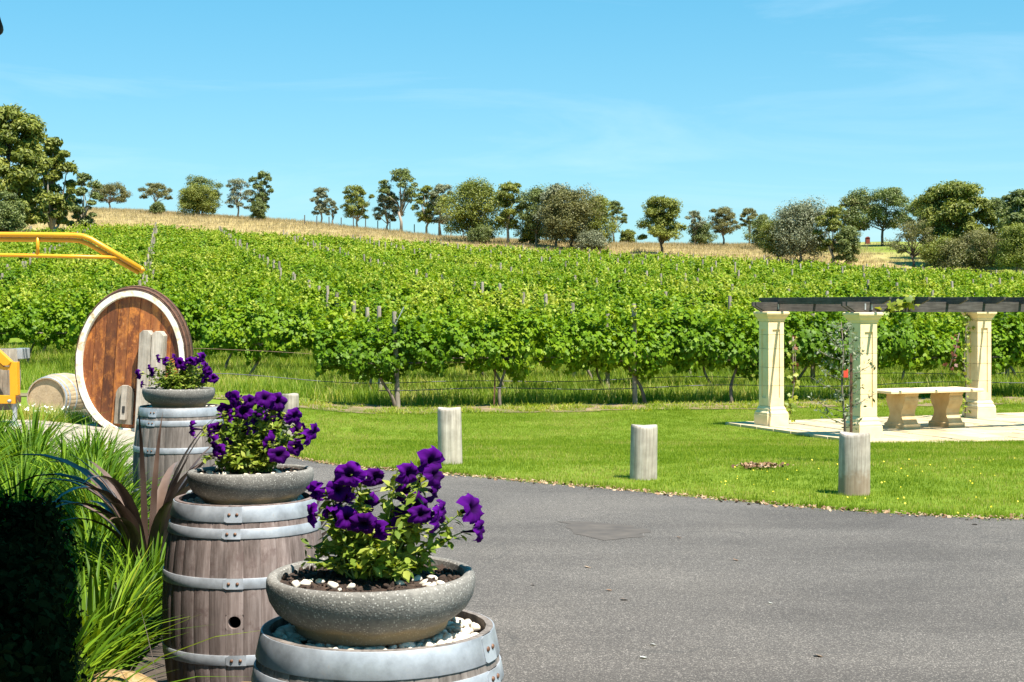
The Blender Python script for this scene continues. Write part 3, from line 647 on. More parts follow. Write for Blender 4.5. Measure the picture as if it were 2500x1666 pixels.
# end post stick, metal stake
q = rd*5.3+ud*35.0; m = MB(); z0 = tz(*q); m.tube([(q[0]-.02, q[1]-.06, z0+1.9), (q[0]+.2, q[1]-.08, z0+2.35)], .014, 6)
tag(m.build('white_stick', MT['steel']), 'thin pale stick tied to the end post of the first row', 'stick')
h_ = hit(1135*D, 936*D); m = MB(); m.box((0, 0, .7), (.035, .035, 1.5)); o = m.build('metal_stake', MT['rusty']); o.location = h_; o.rotation_euler = (0, R(2), 0)
tag(o, 'thin rusty metal stake between two first row vine trunks', 'stake')

# ------------------------------------------------------------------ gum trees
QL = [(-.5, -.16, 0), (.5, -.16, 0), (.5, .16, 0), (-.5, .16, 0)]
QL = [(-.5, 0, 0), (0, -.2, .04), (.5, 0, 0), (0, .2, .04)]; QF = [(0, 1, 2, 3)]
def gum(name, label, xd, base, top, width, typ, mat, dist=None, bark='gumbark', group=None, dens=1.0, forks=None, cat='tree'):
    px, pb, pt, pw = xd*D, base*D, top*D, width*D
    if dist: X = (px-CX)/FPX*dist; b = Vector((X, dist, tz(X, dist)))
    else: b = hit(px, pb, 60)
    H = CAMZ+(HOR-pt)/FPX*b.y-b.z; Wd = pw/FPX*b.y*(1.14 if xd > 1770 or 1000 < xd < 1400 else 1.04); r_ = np.random.default_rng(int(xd*7+top))
    t = empty(name, b); tag(t, label, cat, group)
    lobes = []
    if typ == 'umbrella':
        n = 15; z0, z1 = .5, .95; fl = .6
    elif typ == 'round': n = 26; z0, z1 = .26, .92; fl = .75
    elif typ == 'tall': n = 22; z0, z1 = .26, .94; fl = .75
    elif typ == 'dense': n = 22; z0, z1 = .16, .92; fl = .8
    elif typ == 'bush': n = 14; z0, z1 = .12, .8; fl = .8
    elif typ == 'layer': n = 24; z0, z1 = .34, .94; fl = .55
    for i in range(n):
        f = (i+.5)/n; z = z0+(z1-z0)*f; e = math.sqrt(max(.05, 1-((f-.45)/.62)**2))
        if typ == 'umbrella': e = 1.0 if f < .6 else 1-.7*(f-.6)/.4
        ang = i*2.4+r_.random(); rr = (.15+.85*r_.random()**.7)*e*(.40 if typ in ('dense', 'bush') else .46)*Wd
        lr = Wd*((.17+.13*r_.random()) if typ in ('dense', 'bush') else (.085+.1*r_.random()))
        lobes.append((rr*math.cos(ang), rr*math.sin(ang)*.8, z*H, lr, lr*fl))
    lobes.append((0, 0, H-Wd*.14*fl, Wd*.16, Wd*.15*fl))
    # trunk and limbs
    m = MB(); r0 = max(.10, H*.022); fork = H*(.22 if typ in ('round', 'dense', 'bush') else .34)
    m.tube([(0, 0, -.3), (r_.normal()*.1, 0, fork*.5), (r_.normal()*.15, 0, fork)], [r0*1.25, r0, r0*.85], 7)
    for L in lobes[::2 if len(lobes) > 12 else 1]:
        q = Vector(L[:3]); s_ = Vector((0, 0, fork*(.75+.25*r_.random()))); mid = s_.lerp(q, .5)+Vector((r_.normal(), r_.normal(), 0))*H*.03-Vector((q.x, q.y, 0))*.12
        m.tube([s_, mid, q], [r0*.55, r0*.38, r0*.14], 5)
    m.build('trunk', MT[bark], t, 'all')
    # foliage: many small leaf sprays in clumps on the lobes
    Ps, Ns, Ti, Ss = [], [], [], []
    lsz = np.clip(H*.029, .13, .31)
    for (lx, ly, lz, lr, lh) in lobes:
        sub = int(9*dens)+5
        for k in range(sub):
            d = unit(1)[0]; d[2] = abs(d[2])*1.0-.25; c = np.array([lx, ly, lz])+d*np.array([lr, lr, lh])*(.55+.4*rng.random())
            cr = lr*(.42+.34*rng.random()); n2 = int((46 if typ in ('dense', 'bush') else 34)*dens)
            dd = unit(n2); P = c+dd*(rng.random((n2, 1))**.5)*cr*np.array([1, 1, .75])
            Ps.append(P); Ns.append(dd*.8+np.array([0, 0, .6])+rng.normal(size=(n2, 3))*.5); Ti.append(np.clip(.5+.22*rng.normal()+.16*rng.normal(size=n2), 0, 1)); Ss.append(lsz*(.7+.7*rng.random(n2)))
    P = np.concatenate(Ps); P[:, 2] = np.maximum(P[:, 2], .1)
    roll = rng.normal(size=(len(P), 3)); roll[:, 2] -= .8
    cloud('crown', QL, QF, P, frames(np.concatenate(Ns), roll), np.concatenate(Ss)*1.25, MT[mat], np.concatenate(Ti), t)
    return t
G = gum
G('gum_tree', 'largest dark gum tree at the edge of the ridge with many trunks', 22, 502, 243, 195, 'round', 'gum_olive', 128, 'darkbark', dens=2.0)
G('gum_tree', 'pale trunked gum leaning out beside the largest dark gum', 122, 480, 318, 110, 'round', 'gum_olive', 140, dens=1.5)
G('gum_tree', 'low sparse gum at the foot of the largest gum group', 190, 505, 398, 75, 'tall', 'gum', 148)
G('gum_shrub', 'dark shrub under the largest dark gum', 15, 510, 440, 110, 'bush', 'gum', 124, 'darkbark', dens=1.5, cat='shrub')
G('gum_tree', 'low wide gum with bushy skirt next to the leaning pale trunked gum', 253, 480, 424, 88, 'layer', 'gum_brown')
G('gum_tree', 'small umbrella shaped gum with two thin bare trunks on the ridge', 357, 491, 421, 78, 'umbrella', 'gum_brown')
G('gum_shrub', 'little dark shrub at the foot of the small umbrella gum', 362, 493, 465, 35, 'bush', 'gum', cat='shrub')
G('gum_tree', 'greyer round gum half hidden behind a dense olive tree', 462, 496, 405, 92, 'round', 'gum')
G('round_tree', 'dense round olive green tree in front of a greyer gum', 455, 498, 430, 84, 'dense', 'gum_olive', dens=1.5)
G('gum_tree', 'thin see-through gum beside the ivy skirted gum', 545, 503, 411, 72, 'tall', 'gum_grey', dens=.7)
G('gum_tree', 'tall gum with an ivy skirted trunk on the ridge', 602, 506, 394, 62, 'tall', 'gum')
G('gum_shrub', 'dark ivy mound wrapped round the foot of the tall gum', 594, 507, 455, 42, 'bush', 'gum', cat='shrub', bark='darkbark')
G('gum_tree', 'slim small gum with a drooping side branch alone on the ridge', 737, 514, 431, 50, 'tall', 'gum_grey')
G('gum_shrub', 'small leafy side clump next to the slim small gum', 765, 514, 462, 26, 'umbrella', 'gum_grey')
G('gum_tree', 'neat fan shaped gum on one thin trunk on the ridge', 822, 519, 426, 76, 'round', 'gum_olive')
G('gum_tree', 'small grey gum beside the tallest umbrella gum', 890, 526, 434, 62, 'round', 'gum_grey')
G('gum_tree', 'tallest umbrella gum with bare forked trunk on the ridge', 922, 531, 388, 95, 'umbrella', 'gum', dens=.8)
G('gum_tree', 'slender two tiered gum at the edge of the central clump', 980, 530, 426, 62, 'tall', 'gum_olive', dens=.9)
gc = 'trees of the central clump'
G('gum_tree', 'grey green gum at the outer end of the central clump', 1013, 537, 424, 70, 'tall', 'gum_grey', group=gc)
G('gum_tree', 'broad pale green gum with full crown in the central clump', 1085, 556, 419, 125, 'dense', 'gum_olive', group=gc, dens=1.3)
G('gum_tree', 'yellow green gum with open crown in the central clump', 1168, 562, 417, 92, 'tall', 'gum_olive', group=gc)
G('gum_tree', 'dark green gum behind the small round conifer bush', 1232, 565, 432, 92, 'dense', 'gum', group=gc)
G('gum_tree', 'grey topped gum rising above the brown crowned gum', 1277, 570, 424, 74, 'dense', 'gum_grey', group=gc)
G('gum_tree', 'brown crowned dense gum in the central clump', 1312, 574, 440, 112, 'dense', 'gum_brown', group=gc, bark='darkbark', dens=1.3)
G('gum_tree', 'rounded olive gum at the inner end of the central clump', 1368, 570, 452, 84, 'dense', 'gum_olive', group=gc)
G('gum_tree', 'lone umbrella gum on a bent trunk beside the central clump', 1412, 556, 462, 66, 'umbrella', 'gum', group=gc)
G('green_bush', 'small round green bush in front of the central clump', 1218, 563, 510, 48, 'bush', 'gum_olive', cat='shrub', dens=1.3)
G('green_bush', 'low ragged bush under the broad pale green gum', 1108, 560, 518, 56, 'bush', 'gum', cat='shrub')
G('green_bush', 'grey green shrub mound below the rounded olive gum', 1362, 577, 530, 68, 'bush', 'gum_grey', cat='shrub')
G('green_bush', 'little green bush alone in the gap by the tan field', 1443, 561, 528, 34, 'bush', 'gum_olive', cat='shrub')
G('gum_tree', 'solitary round gum with dark trunk standing in the tan field', 1520, 586, 452, 118, 'round', 'gum_olive', bark='darkbark', dens=1.4)
G('gum_tree', 'wispy gum behind the solitary round gum', 1597, 566, 484, 52, 'umbrella', 'gum_grey', dens=.7)
G('green_bush', 'dark bushy tree with round top at the far side of the tan field', 1608, 566, 512, 60, 'bush', 'gum', cat='shrub', dens=1.3)
G('gum_tree', 'layered brownish gum at the far side of the tan field', 1662, 566, 477, 78, 'layer', 'gum_brown')
G('gum_tree', 'small umbrella gum above the dark thicket', 1722, 562, 479, 54, 'umbrella', 'gum_brown')
G('green_bush', 'dark thicket between the tan field and the grey gums', 1752, 572, 492, 76, 'bush', 'gum', cat='shrub', dens=1.2)
G('gum_tree', 'wide pale grey gum overlooking the vineyard end', 1838, 607, 470, 148, 'dense', 'gum_grey', dens=1.3)
G('gum_tree', 'green gum tucked against the wide pale grey gum', 1785, 602, 508, 80, 'dense', 'gum_olive')
G('gum_tree', 'tall green gum between the wide grey gum and the green paddock', 1915, 612, 476, 80, 'tall', 'gum_olive', dens=1.2)
G('gum_tree', 'dark gum sapling at the edge of the green paddock', 1945, 614, 520, 54, 'dense', 'gum', bark='darkbark')
G('gum_tree', 'high gum with flat layered crown above the green paddock', 1962, 566, 449, 92, 'layer', 'gum_brown')
G('gum_tree', 'big spreading gum with dark trunk at the top of the green paddock', 2028, 566, 434, 155, 'layer', 'gum', bark='darkbark', dens=1.4)
G('gum_tree', 'sparse brownish fan shaped tree in the green paddock', 2098, 622, 508, 110, 'layer', 'gum_brown', dens=.6, bark='darkbark')
G('gum_tree', 'tallest broad olive gum behind the brown bush', 2190, 612, 418, 160, 'round', 'gum_olive', dens=2.0)
G('gum_tree', 'mid sized gum filling the gap beside the tallest olive gum', 2128, 596, 450, 90, 'layer', 'gum')
G('green_bush', 'big rounded brown green bush in the paddock', 2240, 628, 528, 130, 'bush', 'gum_brown', cat='shrub', dens=1.6)
G('green_bush', 'olive bush leaning on the big brown bush', 2170, 624, 545, 90, 'bush', 'gum_olive', cat='shrub', dens=1.2)
G('gum_tree', 'gum with bare pale limbs beyond the paddock bushes', 2283, 606, 458, 95, 'layer', 'gum', dens=1.2)
G('gum_tree', 'tall gum at the paddock corner beyond the pergola', 2345, 620, 438, 120, 'layer', 'gum', dens=1.4)
G('gum_tree', 'leaning low gum on the paddock fence above the pergola', 2335, 634, 515, 90, 'dense', 'gum_olive', dens=1.2)
# red shed glimpsed among trees
b = hit(2118, 596); m = MB(); m.box((0, 0, .55), (.7, .9, 1.1)); t = empty('red_shed', b); t.scale = (.6, .6, .6); tag(t, 'tiny dark red hut glimpsed between the paddock gums', 'shed'); m.build('wall', MT['shed'], t)
m = MB(); m.add([(-.42, -.55, 1.09), (.42, -.55, 1.09), (.42, .55, 1.09), (-.42, .55, 1.09), (0, -.55, 1.35), (0, .55, 1.35)], [(0, 1, 4), (1, 2, 5, 4), (2, 3, 5), (3, 0, 4, 5), (3, 2, 1, 0)]); m.build('roof', MT['shed'], t)
# pasture fence on the ridge
fx = [(700+28*i, 514+i*1.9) for i in range(14)]
for i, (x, y) in enumerate(fx):
    b = hit(x*D, (y+4)*D, 100); m = MB(); m.box((0, 0, .5), (.1, .1, 1.3)); o = m.build('fence_post', MT['darkbark']); o.location = b
    tag(o, 'thin dark fence post on the ridge behind the vines', 'post', 'ridge fence posts')
t = empty('field_gate', hit(70*D, 502*D, 100)); tag(t, 'dark timber rail fence at the foot of the largest gum', 'fence')
for dx in (-1.6, 0, 1.6): m = MB(); m.box((dx, 0, .55), (.16, .16, 1.3)); m.build('post', MT['darkbark'], t)
for z in (.6, 1.0): m = MB(); m.box((0, -.09, z), (3.6, .05, .14)); m.build('rail', MT['darkbark'], t)

# ------------------------------------------------------------------ bollards
MT['post_stained'] = woodmat('post_stained', (.21, .175, .14), (.41, .355, .3), (.56, .5, .435), objvar=.02)
t_ = MT['post_stained'].node_tree; p_ = t_.nodes['Principled BSDF']; tc = N(t_, 'ShaderNodeTexCoord'); sp = N(t_, 'ShaderNodeSeparateXYZ'); t_.links.new(tc.outputs['Object'], sp.inputs[0])
zz = math_(t_, 'ADD', sp.outputs[2], math_(t_, 'MULTIPLY', math_(t_, 'SUBTRACT', noise(t_, tc.outputs['Object'], 11, 5), .5), .35))
mr = N(t_, 'ShaderNodeMapRange'); mr.inputs['From Min'].default_value = .27; mr.inputs['From Max'].default_value = .17; t_.links.new(zz, mr.inputs[0])
lk = p_.inputs['Base Color'].links[0].from_socket; t_.links.new(mix(t_, math_(t_, 'MULTIPLY', mr.outputs[0], .55), lk, (.2, .12, .06)), p_.inputs['Base Color'])
bol_lab = ['squat round timber bollard farther off beside the tall grass', 'grey round timber bollard at the lawn edge, next to the petunias', 'pale cracked timber bollard standing between two others along the lawn edge', 'thick timber bollard with a knotty stained foot in front of the pergola']
for i, (xd, td, bd, wd, dist) in enumerate(posts_px):
    if dist: X = (xd*D-CX)/FPX*dist; b = Vector((X, dist, tz(X, dist)))
    else: b = hit(xd*D, (bd-1.5)*D)
    H = CAMZ+(HOR-td*D)/FPX*b.y-b.z; m = MB(); r0 = wd/2; n = 40; prof = [(-.06, 1.02), (0, 1.02), (.08, 1.01), (H*.5, 1.0), (H-.03, .985), (H-.008, .965), (H, .93)]
    vv = []; ph = random.random()*6
    for (z, k) in prof:
        for j in range(n):
            th = 2*math.pi*j/n; rr = r0*k*(1+.018*math.sin(3*th+ph)+.012*math.sin(7*th+ph*2)); 
            if i in (1, 2, 3): rr *= 1-.035*math.exp(-((math.cos(th-4.9+.25*i)-1)/.004)**2)
            vv.append((rr*math.cos(th), rr*math.sin(th), z+.012*math.sin(th*2+ph)*(z > .2)))
    k = len(prof); ff = [(a*n+j, a*n+(j+1) % n, (a+1)*n+(j+1) % n, (a+1)*n+j) for a in range(k-1) for j in range(n)]
    vv.append((0, 0, H+.004)); ff += [((k-1)*n+j, (k-1)*n+(j+1) % n, len(vv)-1) for j in range(n)]
    m.add(vv, ff); o = m.build('timber_bollard', MT['post_stained' if i == 3 else 'post_wood'], smooth=True); o.location = b; o.rotation_euler = (0, R([0, -1, 1, .6][i]), 0); tag(o, bol_lab[i], 'bollard')

# ------------------------------------------------------------------ paving, pergola, table
pz = tz(*pg(1.5, 2.5))
pv = empty('paving', (0, 0, 0)); tag(pv, kind='structure')
m = MB(); m.box((0, 0, .015), (.578, .578, .05)); PAVER = m.mesh('slab', MT['paver'], bevel=.006)
ang2 = math.atan2(e2.y, e2.x)
for a in range(9):
    for b in range(13):
        q = pg(-.95+.3+.6*a, -.5+.3+.6*b)
        if not vis(q.x, q.y, 1.2): continue
        o = obj('slab', PAVER, pv); o.location = (q.x, q.y, pz+.012+random.gauss(0, .003)); o.rotation_euler = (random.gauss(0, .004), random.gauss(0, .004), ang2+random.choice((0, math.pi/2, math.pi)))
q = hit(2330*D, 1026*D)
for k in range(2):
    o = obj('slab', PAVER, pv); o.location = (q.x+.25+.62*k, q.y+.1*k, pz+.012); o.rotation_euler = (0, 0, ang2+.1)
perg = empty('pergola', (PA.x, PA.y, pz), ang2); tag(perg, 'cream stone pergola with square columns and dark timber beams over the paving', 'pergola')
# local frame: x along e2, y along -e1
def sq(w, z): h = w/2; return [(-h, -h, z), (h, -h, z), (h, h, z), (-h, h, z)]
def sqlathe(m, prof):
    vv = []
    for (w_, z) in prof: vv += sq(w_, z)
    ff = [(3, 2, 1, 0)]
    for i in range(len(prof)-1):
        for j in range(4): ff.append((i*4+j, i*4+(j+1) % 4, (i+1)*4+(j+1) % 4, (i+1)*4+j))
    k = (len(prof)-1)*4; ff.append((k, k+1, k+2, k+3)); m.add(vv, ff)
def recess_sec(w_, pw, d, z):
    h, p = w_/2, pw/2; q = h-d
    return [(-h, -h, z), (-p, -h, z), (-p, -q, z), (p, -q, z), (p, -h, z), (h, -h, z), (h, -p, z), (q, -p, z), (q, p, z), (h, p, z), (h, h, z), (p, h, z), (p, q, z), (-p, q, z), (-p, h, z), (-h, h, z), (-h, p, z), (-q, p, z), (-q, -p, z), (-h, -p, z)]
def secblock(z0, z1, rec0, rec1, w_=.35):
    """square block between z0 and z1, with sunk panels between rec0 and rec1"""
    m = MB()
    if rec0 > z0: m.box((0, 0, (z0+rec0)/2), (w_, w_, rec0-z0))
    a, b = recess_sec(w_, .17, .022, rec0), recess_sec(w_, .17, .022, rec1); n = len(a)
    m.add(a+b, [(i, (i+1) % n, n+(i+1) % n, n+i) for i in range(n)]+[tuple(range(n-1, -1, -1)), tuple(range(n, 2*n))])
    if rec1 < z1: m.box((0, 0, (rec1+z1)/2), (w_, w_, z1-rec1))
    return m
blocks = []
zb = [.40, .80, 1.16, 1.52, 1.80, 2.06]
for i in range(5):
    z0, z1 = zb[i]+.003, zb[i+1]-.003
    blocks.append(secblock(z0, z1, .56 if i == 0 else z0, 1.90 if i == 4 else z1).mesh('block', MT['limestone']))
m = MB(); sqlathe(m, [(.49, 0), (.49, .235)]); PL = m.mesh('plinth', MT['limestone'], bevel=.008)
m = MB(); sqlathe(m, [(.47, .238), (.475, .255), (.47, .275), (.43, .30), (.41, .315), (.415, .335), (.41, .355), (.375, .375), (.36, .398)]); BS = m.mesh('base_moulding', MT['limestone'])
m = MB(); sqlathe(m, [(.365, 2.062), (.385, 2.085), (.385, 2.10), (.40, 2.115), (.45, 2.15), (.485, 2.19), (.51, 2.20), (.515, 2.225), (.51, 2.24), (.47, 2.25)]); CP = m.mesh('capital', MT['limestone'])
LA = 5.05
for (x, y) in ((0, 0), (0, -3.03), (LA, 0), (LA, -3.03)):
    c = empty('column', (x, y, .03)); c.parent = perg
    for nm, me in (('plinth', PL), ('base_moulding', BS), ('capital', CP)): obj(nm, me, c)
    for me in blocks: obj('block', me, c)
def beam(L, hgt, th, cut):
    m = MB(); h = L/2
    poly = [(-h, hgt), (-h, hgt*.62), (-h+cut, 0), (h-cut, 0), (h, hgt*.62), (h, hgt)]
    n = 6; vv = [(x, -th/2, z) for x, z in poly]+[(x, th/2, z) for x, z in poly]
    m.add(vv, [tuple(range(n)), tuple(range(2*n-1, n-1, -1))]+[((i+1) % n, i, n+i, n+(i+1) % n) for i in range(n)]); return m
bz = .03+2.25
for y in (0, -3.03):
    for dy in (-.07, .07):
        o = obj('beam', beam(LA+.8, .185, .045, .2).mesh('beam', MT['pergola_wood'], bevel=.004), perg); o.location = (LA/2, y+dy, bz)
RF = beam(4.3, .13, .045, .22).mesh('rafter', MT['pergola_wood'], bevel=.004)
for k in range(7):
    o = obj('rafter', RF, perg); o.location = (.12+.83*k-.0, -1.52, bz+.145+random.gauss(0, .003)); o.rotation_euler = (0, 0, math.pi/2)
for (x, y) in ((.1, -.1), (.12, -3.13), (-.02, -3.13)):
    m = MB(); m.box((0, 0, 0), (.03, .004, .11)); o = m.build('bracket', MT['galv'], perg); o.location = (x, y, bz+.1)
# table
tb = empty('stone_table', (*pg(1.62, 2.42), pz+.035), ang2); tag(tb, 'cream stone garden table on two scrolled pedestals under the pergola', 'table')
m = MB(); sqv = [(1.06, .40, .70), (1.08, .42, .71), (1.08, .42, .745), (1.065, .405, .76)]
vv = []
for (a, b, z) in sqv: vv += [(-a, -b, z), (a, -b, z), (a, b, z), (-a, b, z)]
ff = [(3, 2, 1, 0)]+[(i*4+j, i*4+(j+1) % 4, (i+1)*4+(j+1) % 4, (i+1)*4+j) for i in range(3) for j in range(4)]+[(12, 13, 14, 15)]
m.add(vv, ff); m.build('table_top', MT['limestone'], tb)
prof = [(.29, 0), (.31, .01), (.31, .10), (.27, .13), (.25, .16), (.20, .24), (.18, .30), (.20, .38), (.26, .47), (.29, .55), (.29, .60), (.27, .64), (.30, .66), (.30, .702)]
m = MB(); n = len(prof); vv = [(-.16 if z > .12 else -.19, -y, z) for y, z in prof]+[(.16 if z > .12 else .19, -y, z) for y, z in prof]+[(-.16 if z > .12 else -.19, y, z) for y, z in prof]+[(.16 if z > .12 else .19, y, z) for y, z in prof]
ff = []
for i in range(n-1):
    a, b, c, d = i, n+i, 2*n+i, 3*n+i
    ff += [(a, b, b+1, a+1), (d, c, c+1, d+1), (c, a, a+1, c+1), (b, d, d+1, b+1)]
ff += [(0, 2*n, 3*n, n), (n-1, 2*n-1, 4*n-1, 3*n-1)]; m.add(vv, ff); PD = m.mesh('pedestal', MT['tablestone'], bevel=.006)
for x in (-.52, .52): o = obj('pedestal', PD, tb); o.location = (x, 0, 0)

# ------------------------------------------------------------------ climbers and the young olive tree
def climber(name, label, base, path, n, size, mat, spread, cat='climbing vine'):
    t = empty(name, base); tag(t, label, cat); m = MB(); m.tube(path, .012, 5); m.build('stem', MT['bark'], t, 'all')
    pts = np.array(path); idx = rng.random(n)*(len(path)-1); i0 = idx.astype(int); f = (idx-i0)[:, None]; P = pts[i0]*(1-f)+pts[np.minimum(i0+1, len(path)-1)]*f
    P = P+rng.normal(size=(n, 3))*np.array(spread); Nn = rng.normal(size=(n, 3))*.5+np.array([0, -.8, .5])
    cloud('leaves', *ls, P, frames(Nn), size*(.6+.7*rng.random(n)), MT[mat], None, t); return t
zt = pz+.03
q = pg(-.1, .33); climber('climbing_vine', 'pale green climber beside the outer pergola column', (q.x, q.y, zt), [(.1, 0, 0), (.16, 0, .4), (.22, .0, .8), (.2, 0, 1.2), (.2, 0, 1.75)], 60, .09, 'creeper', (.07, .07, .08))
q = pg(-.1, .42); climber('climbing_vine', 'dark red leaved climber shoot beside the outer pergola column', (q.x+.07, q.y, zt), [(.08, 0, .9), (.1, 0, 1.2), (.08, 0, 1.7)], 20, .085, 'redleaf', (.03, .04, .08))
q = pg(.0, LA-.3); climber('climbing_vine', 'thin yellow green climber up the rear pergola column', (q.x, q.y, zt), [(-.05, 0, 0), (-.02, 0, .6), (-.06, 0, 1.2), (-.03, 0, 1.8), (0, 0, 2.2)], 110, .075, 'creeper', (.06, .06, .08))
q = pg(.0, LA-.75); climber('climbing_vine', 'small red leaved shoot near the rear pergola column', (q.x, q.y, zt), [(0, 0, 1.1), (.12, 0, 1.45), (.2, 0, 1.8)], 15, .08, 'redleaf', (.05, .05, .07))
q = pg(3.03, .45); climber('climbing_vine', 'leafy vine tip curling over the pergola beam', (q.x, q.y, zt), [(-.2, 0, 2.25), (.05, -.08, 2.33), (.3, -.08, 2.4), (.5, -.05, 2.48)], 42, .12, 'creeper', (.09, .05, .05))
q = pg(3.0, .24); climber('climbing_vine', 'thin creeper climbing the front pergola column', (q.x, q.y, zt), [(0, 0, 0), (.02, 0, .7), (0, 0, 1.4), (.03, 0, 2.2)], 40, .07, 'creeper', (.02, .02, .05))
ob = hit(1938*D, 1063*D); oz = Vector((ob.x, ob.y-.0, ob.z))
t = empty('young_olive_tree', oz); tag(t, 'spindly young olive tree with silvery leaves beside the front column', 'tree')
m = MB(); m.tube([(0, 0, -.05), (.02, 0, .5), (-.02, 0, 1.0), (.0, 0, 1.5), (-.03, 0, 1.85)], [.018, .016, .013, .009, .004], 6); tips = []
for i in range(26):
    z = .45+.052*i; a = i*2.4; L = (.55-.3*abs(z-.9))*random.uniform(.5, 1.0); e = Vector((math.cos(a)*L, math.sin(a)*L*.7, z+L*.45)); s_ = Vector((0, 0, z)); mid = s_.lerp(e, .5)+Vector((0, 0, -.03)); m.tube([s_, mid, e], [.006, .005, .002], 4); tips.append((s_, mid, e))
m.build('trunk', MT['bark'], t, 'all')
Ps = []
for (a, b, c) in tips:
    for k in range(17): f = .25+.75*random.random(); Ps.append(np.array(a.lerp(c, f))+rng.normal(size=3)*.035)
Ps = np.array(Ps); cloud('leaves', QL, QF, Ps, frames(rng.normal(size=(len(Ps), 3))+np.array([0, -.4, .5])), .065*(.7+.6*rng.random(len(Ps))), MT['olive'], None, t)
m = MB(); m.box((0, 0, .68), (.03, .03, 1.5)); o = m.build('star_picket', MT['rusty']); o.location = oz+Vector((.09, -.05, 0)); tag(o, 'rusty steel picket staking the young olive tree', 'stake')
m = MB(); m.box((0, 0, 0), (.06, .01, .09)); m.box((.02, 0, .04), (.02, .012, .05)); o = m.build('red_tag', MT['redtag'], bevel=.003); o.location = oz+Vector((.02, -.05, 1.16)); tag(o, 'small red tag tied by the young olive tree stake', 'tag')

# ------------------------------------------------------------------ wine barrels, bowls, petunias
def brad(z, H, rh, rb): f = 2*z/H-1; return rb-(rb-rh)*f*f
def stave_mesh(H, rh, rb, n, mat, hole=None, th=.017):
    m = MB(); da = math.pi/n*.994; zs = np.linspace(0, H, 16 if hole else 15); NZ = len(zs)-1; vv = []
    def ring(z, k):
        r1 = brad(z, H, rh, rb); return [((r1-dr)*math.cos(a), (r1-dr)*math.sin(a), z) for a, dr in ((-da, .0018), (-da*.9, 0), (0, -.0006), (da*.9, 0), (da, .0018))] if k else [((r1-th)*math.cos(a), (r1-th)*math.sin(a), z) for a in (-da, da)]
    rows = []
    for z in zs: vv += ring(z, 1)+ring(z, 0)
    ff = []
    for i in range(NZ):
        a, b = i*7, i*7+7
        skip = hole and abs((zs[i]+zs[i+1])/2-hole) < .05
        for j in range(4):
            if not skip: ff.append((a+j, a+j+1, b+j+1, b+j))
        ff += [(a+4, a+6, b+6, b+4), (a+5, a, b, b+5)]+([] if skip else [(a+6, a+5, b+5, b+6)])
    ff += [(0, 5, 6, 4, 3, 2, 1), tuple(NZ*7+k for k in (0, 1, 2, 3, 4, 6, 5))]
    m.add(vv, ff)
    if hole:
        # patch with a bored bung hole
        lo = max(z for z in zs if z < hole); hi = min(z for z in zs if z > hole); rr = .0265; K = 24; vv = []; rb_ = brad(hole, H, rh, rb); hw = rb_*math.sin(da)
        for k in range(K):
            th_ = 2*math.pi*k/K; c, s = math.cos(th_), math.sin(th_)
            q = min(hw/abs(c) if abs(c) > 1e-6 else 9, ((hi-hole) if s > 0 else (hole-lo))/abs(s) if abs(s) > 1e-6 else 9)
            for (u, v_) in ((c*q, s*q), (c*rr*1.25, s*rr*1.25), (c*rr, s*rr)):
                a = math.asin(max(-1, min(1, u/rb_))); r1 = brad(hole+v_, H, rh, rb); vv.append((r1*math.cos(a), r1*math.sin(a), hole+v_))
            a = math.asin(c*rr/rb_); vv.append(((rb_-.035)*math.cos(a), (rb_-.035)*math.sin(a), hole+s*rr))
        ff = []
        for k in range(K):
            a, b = k*4, ((k+1) % K)*4
            for j in range(3): ff.append((a+j, b+j, b+j+1, a+j+1))
        m.add(vv, ff)
    return m.mesh('stave', mat, True)
def hoop_mesh(H, rh, rb, z0, z1, lap=0.0):
    m = MB(); n = 64; prof = []
    a, b = brad(z0, H, rh, rb), brad(z1, H, rh, rb)
    prof = [(a-.002, z0), (a+.0035, z0), (a+.0045, z0+.002), (b+.0045, z1-.002), (b+.0035, z1), (b-.002, z1)]
    m.lathe(prof, n, closed=True)
    return m
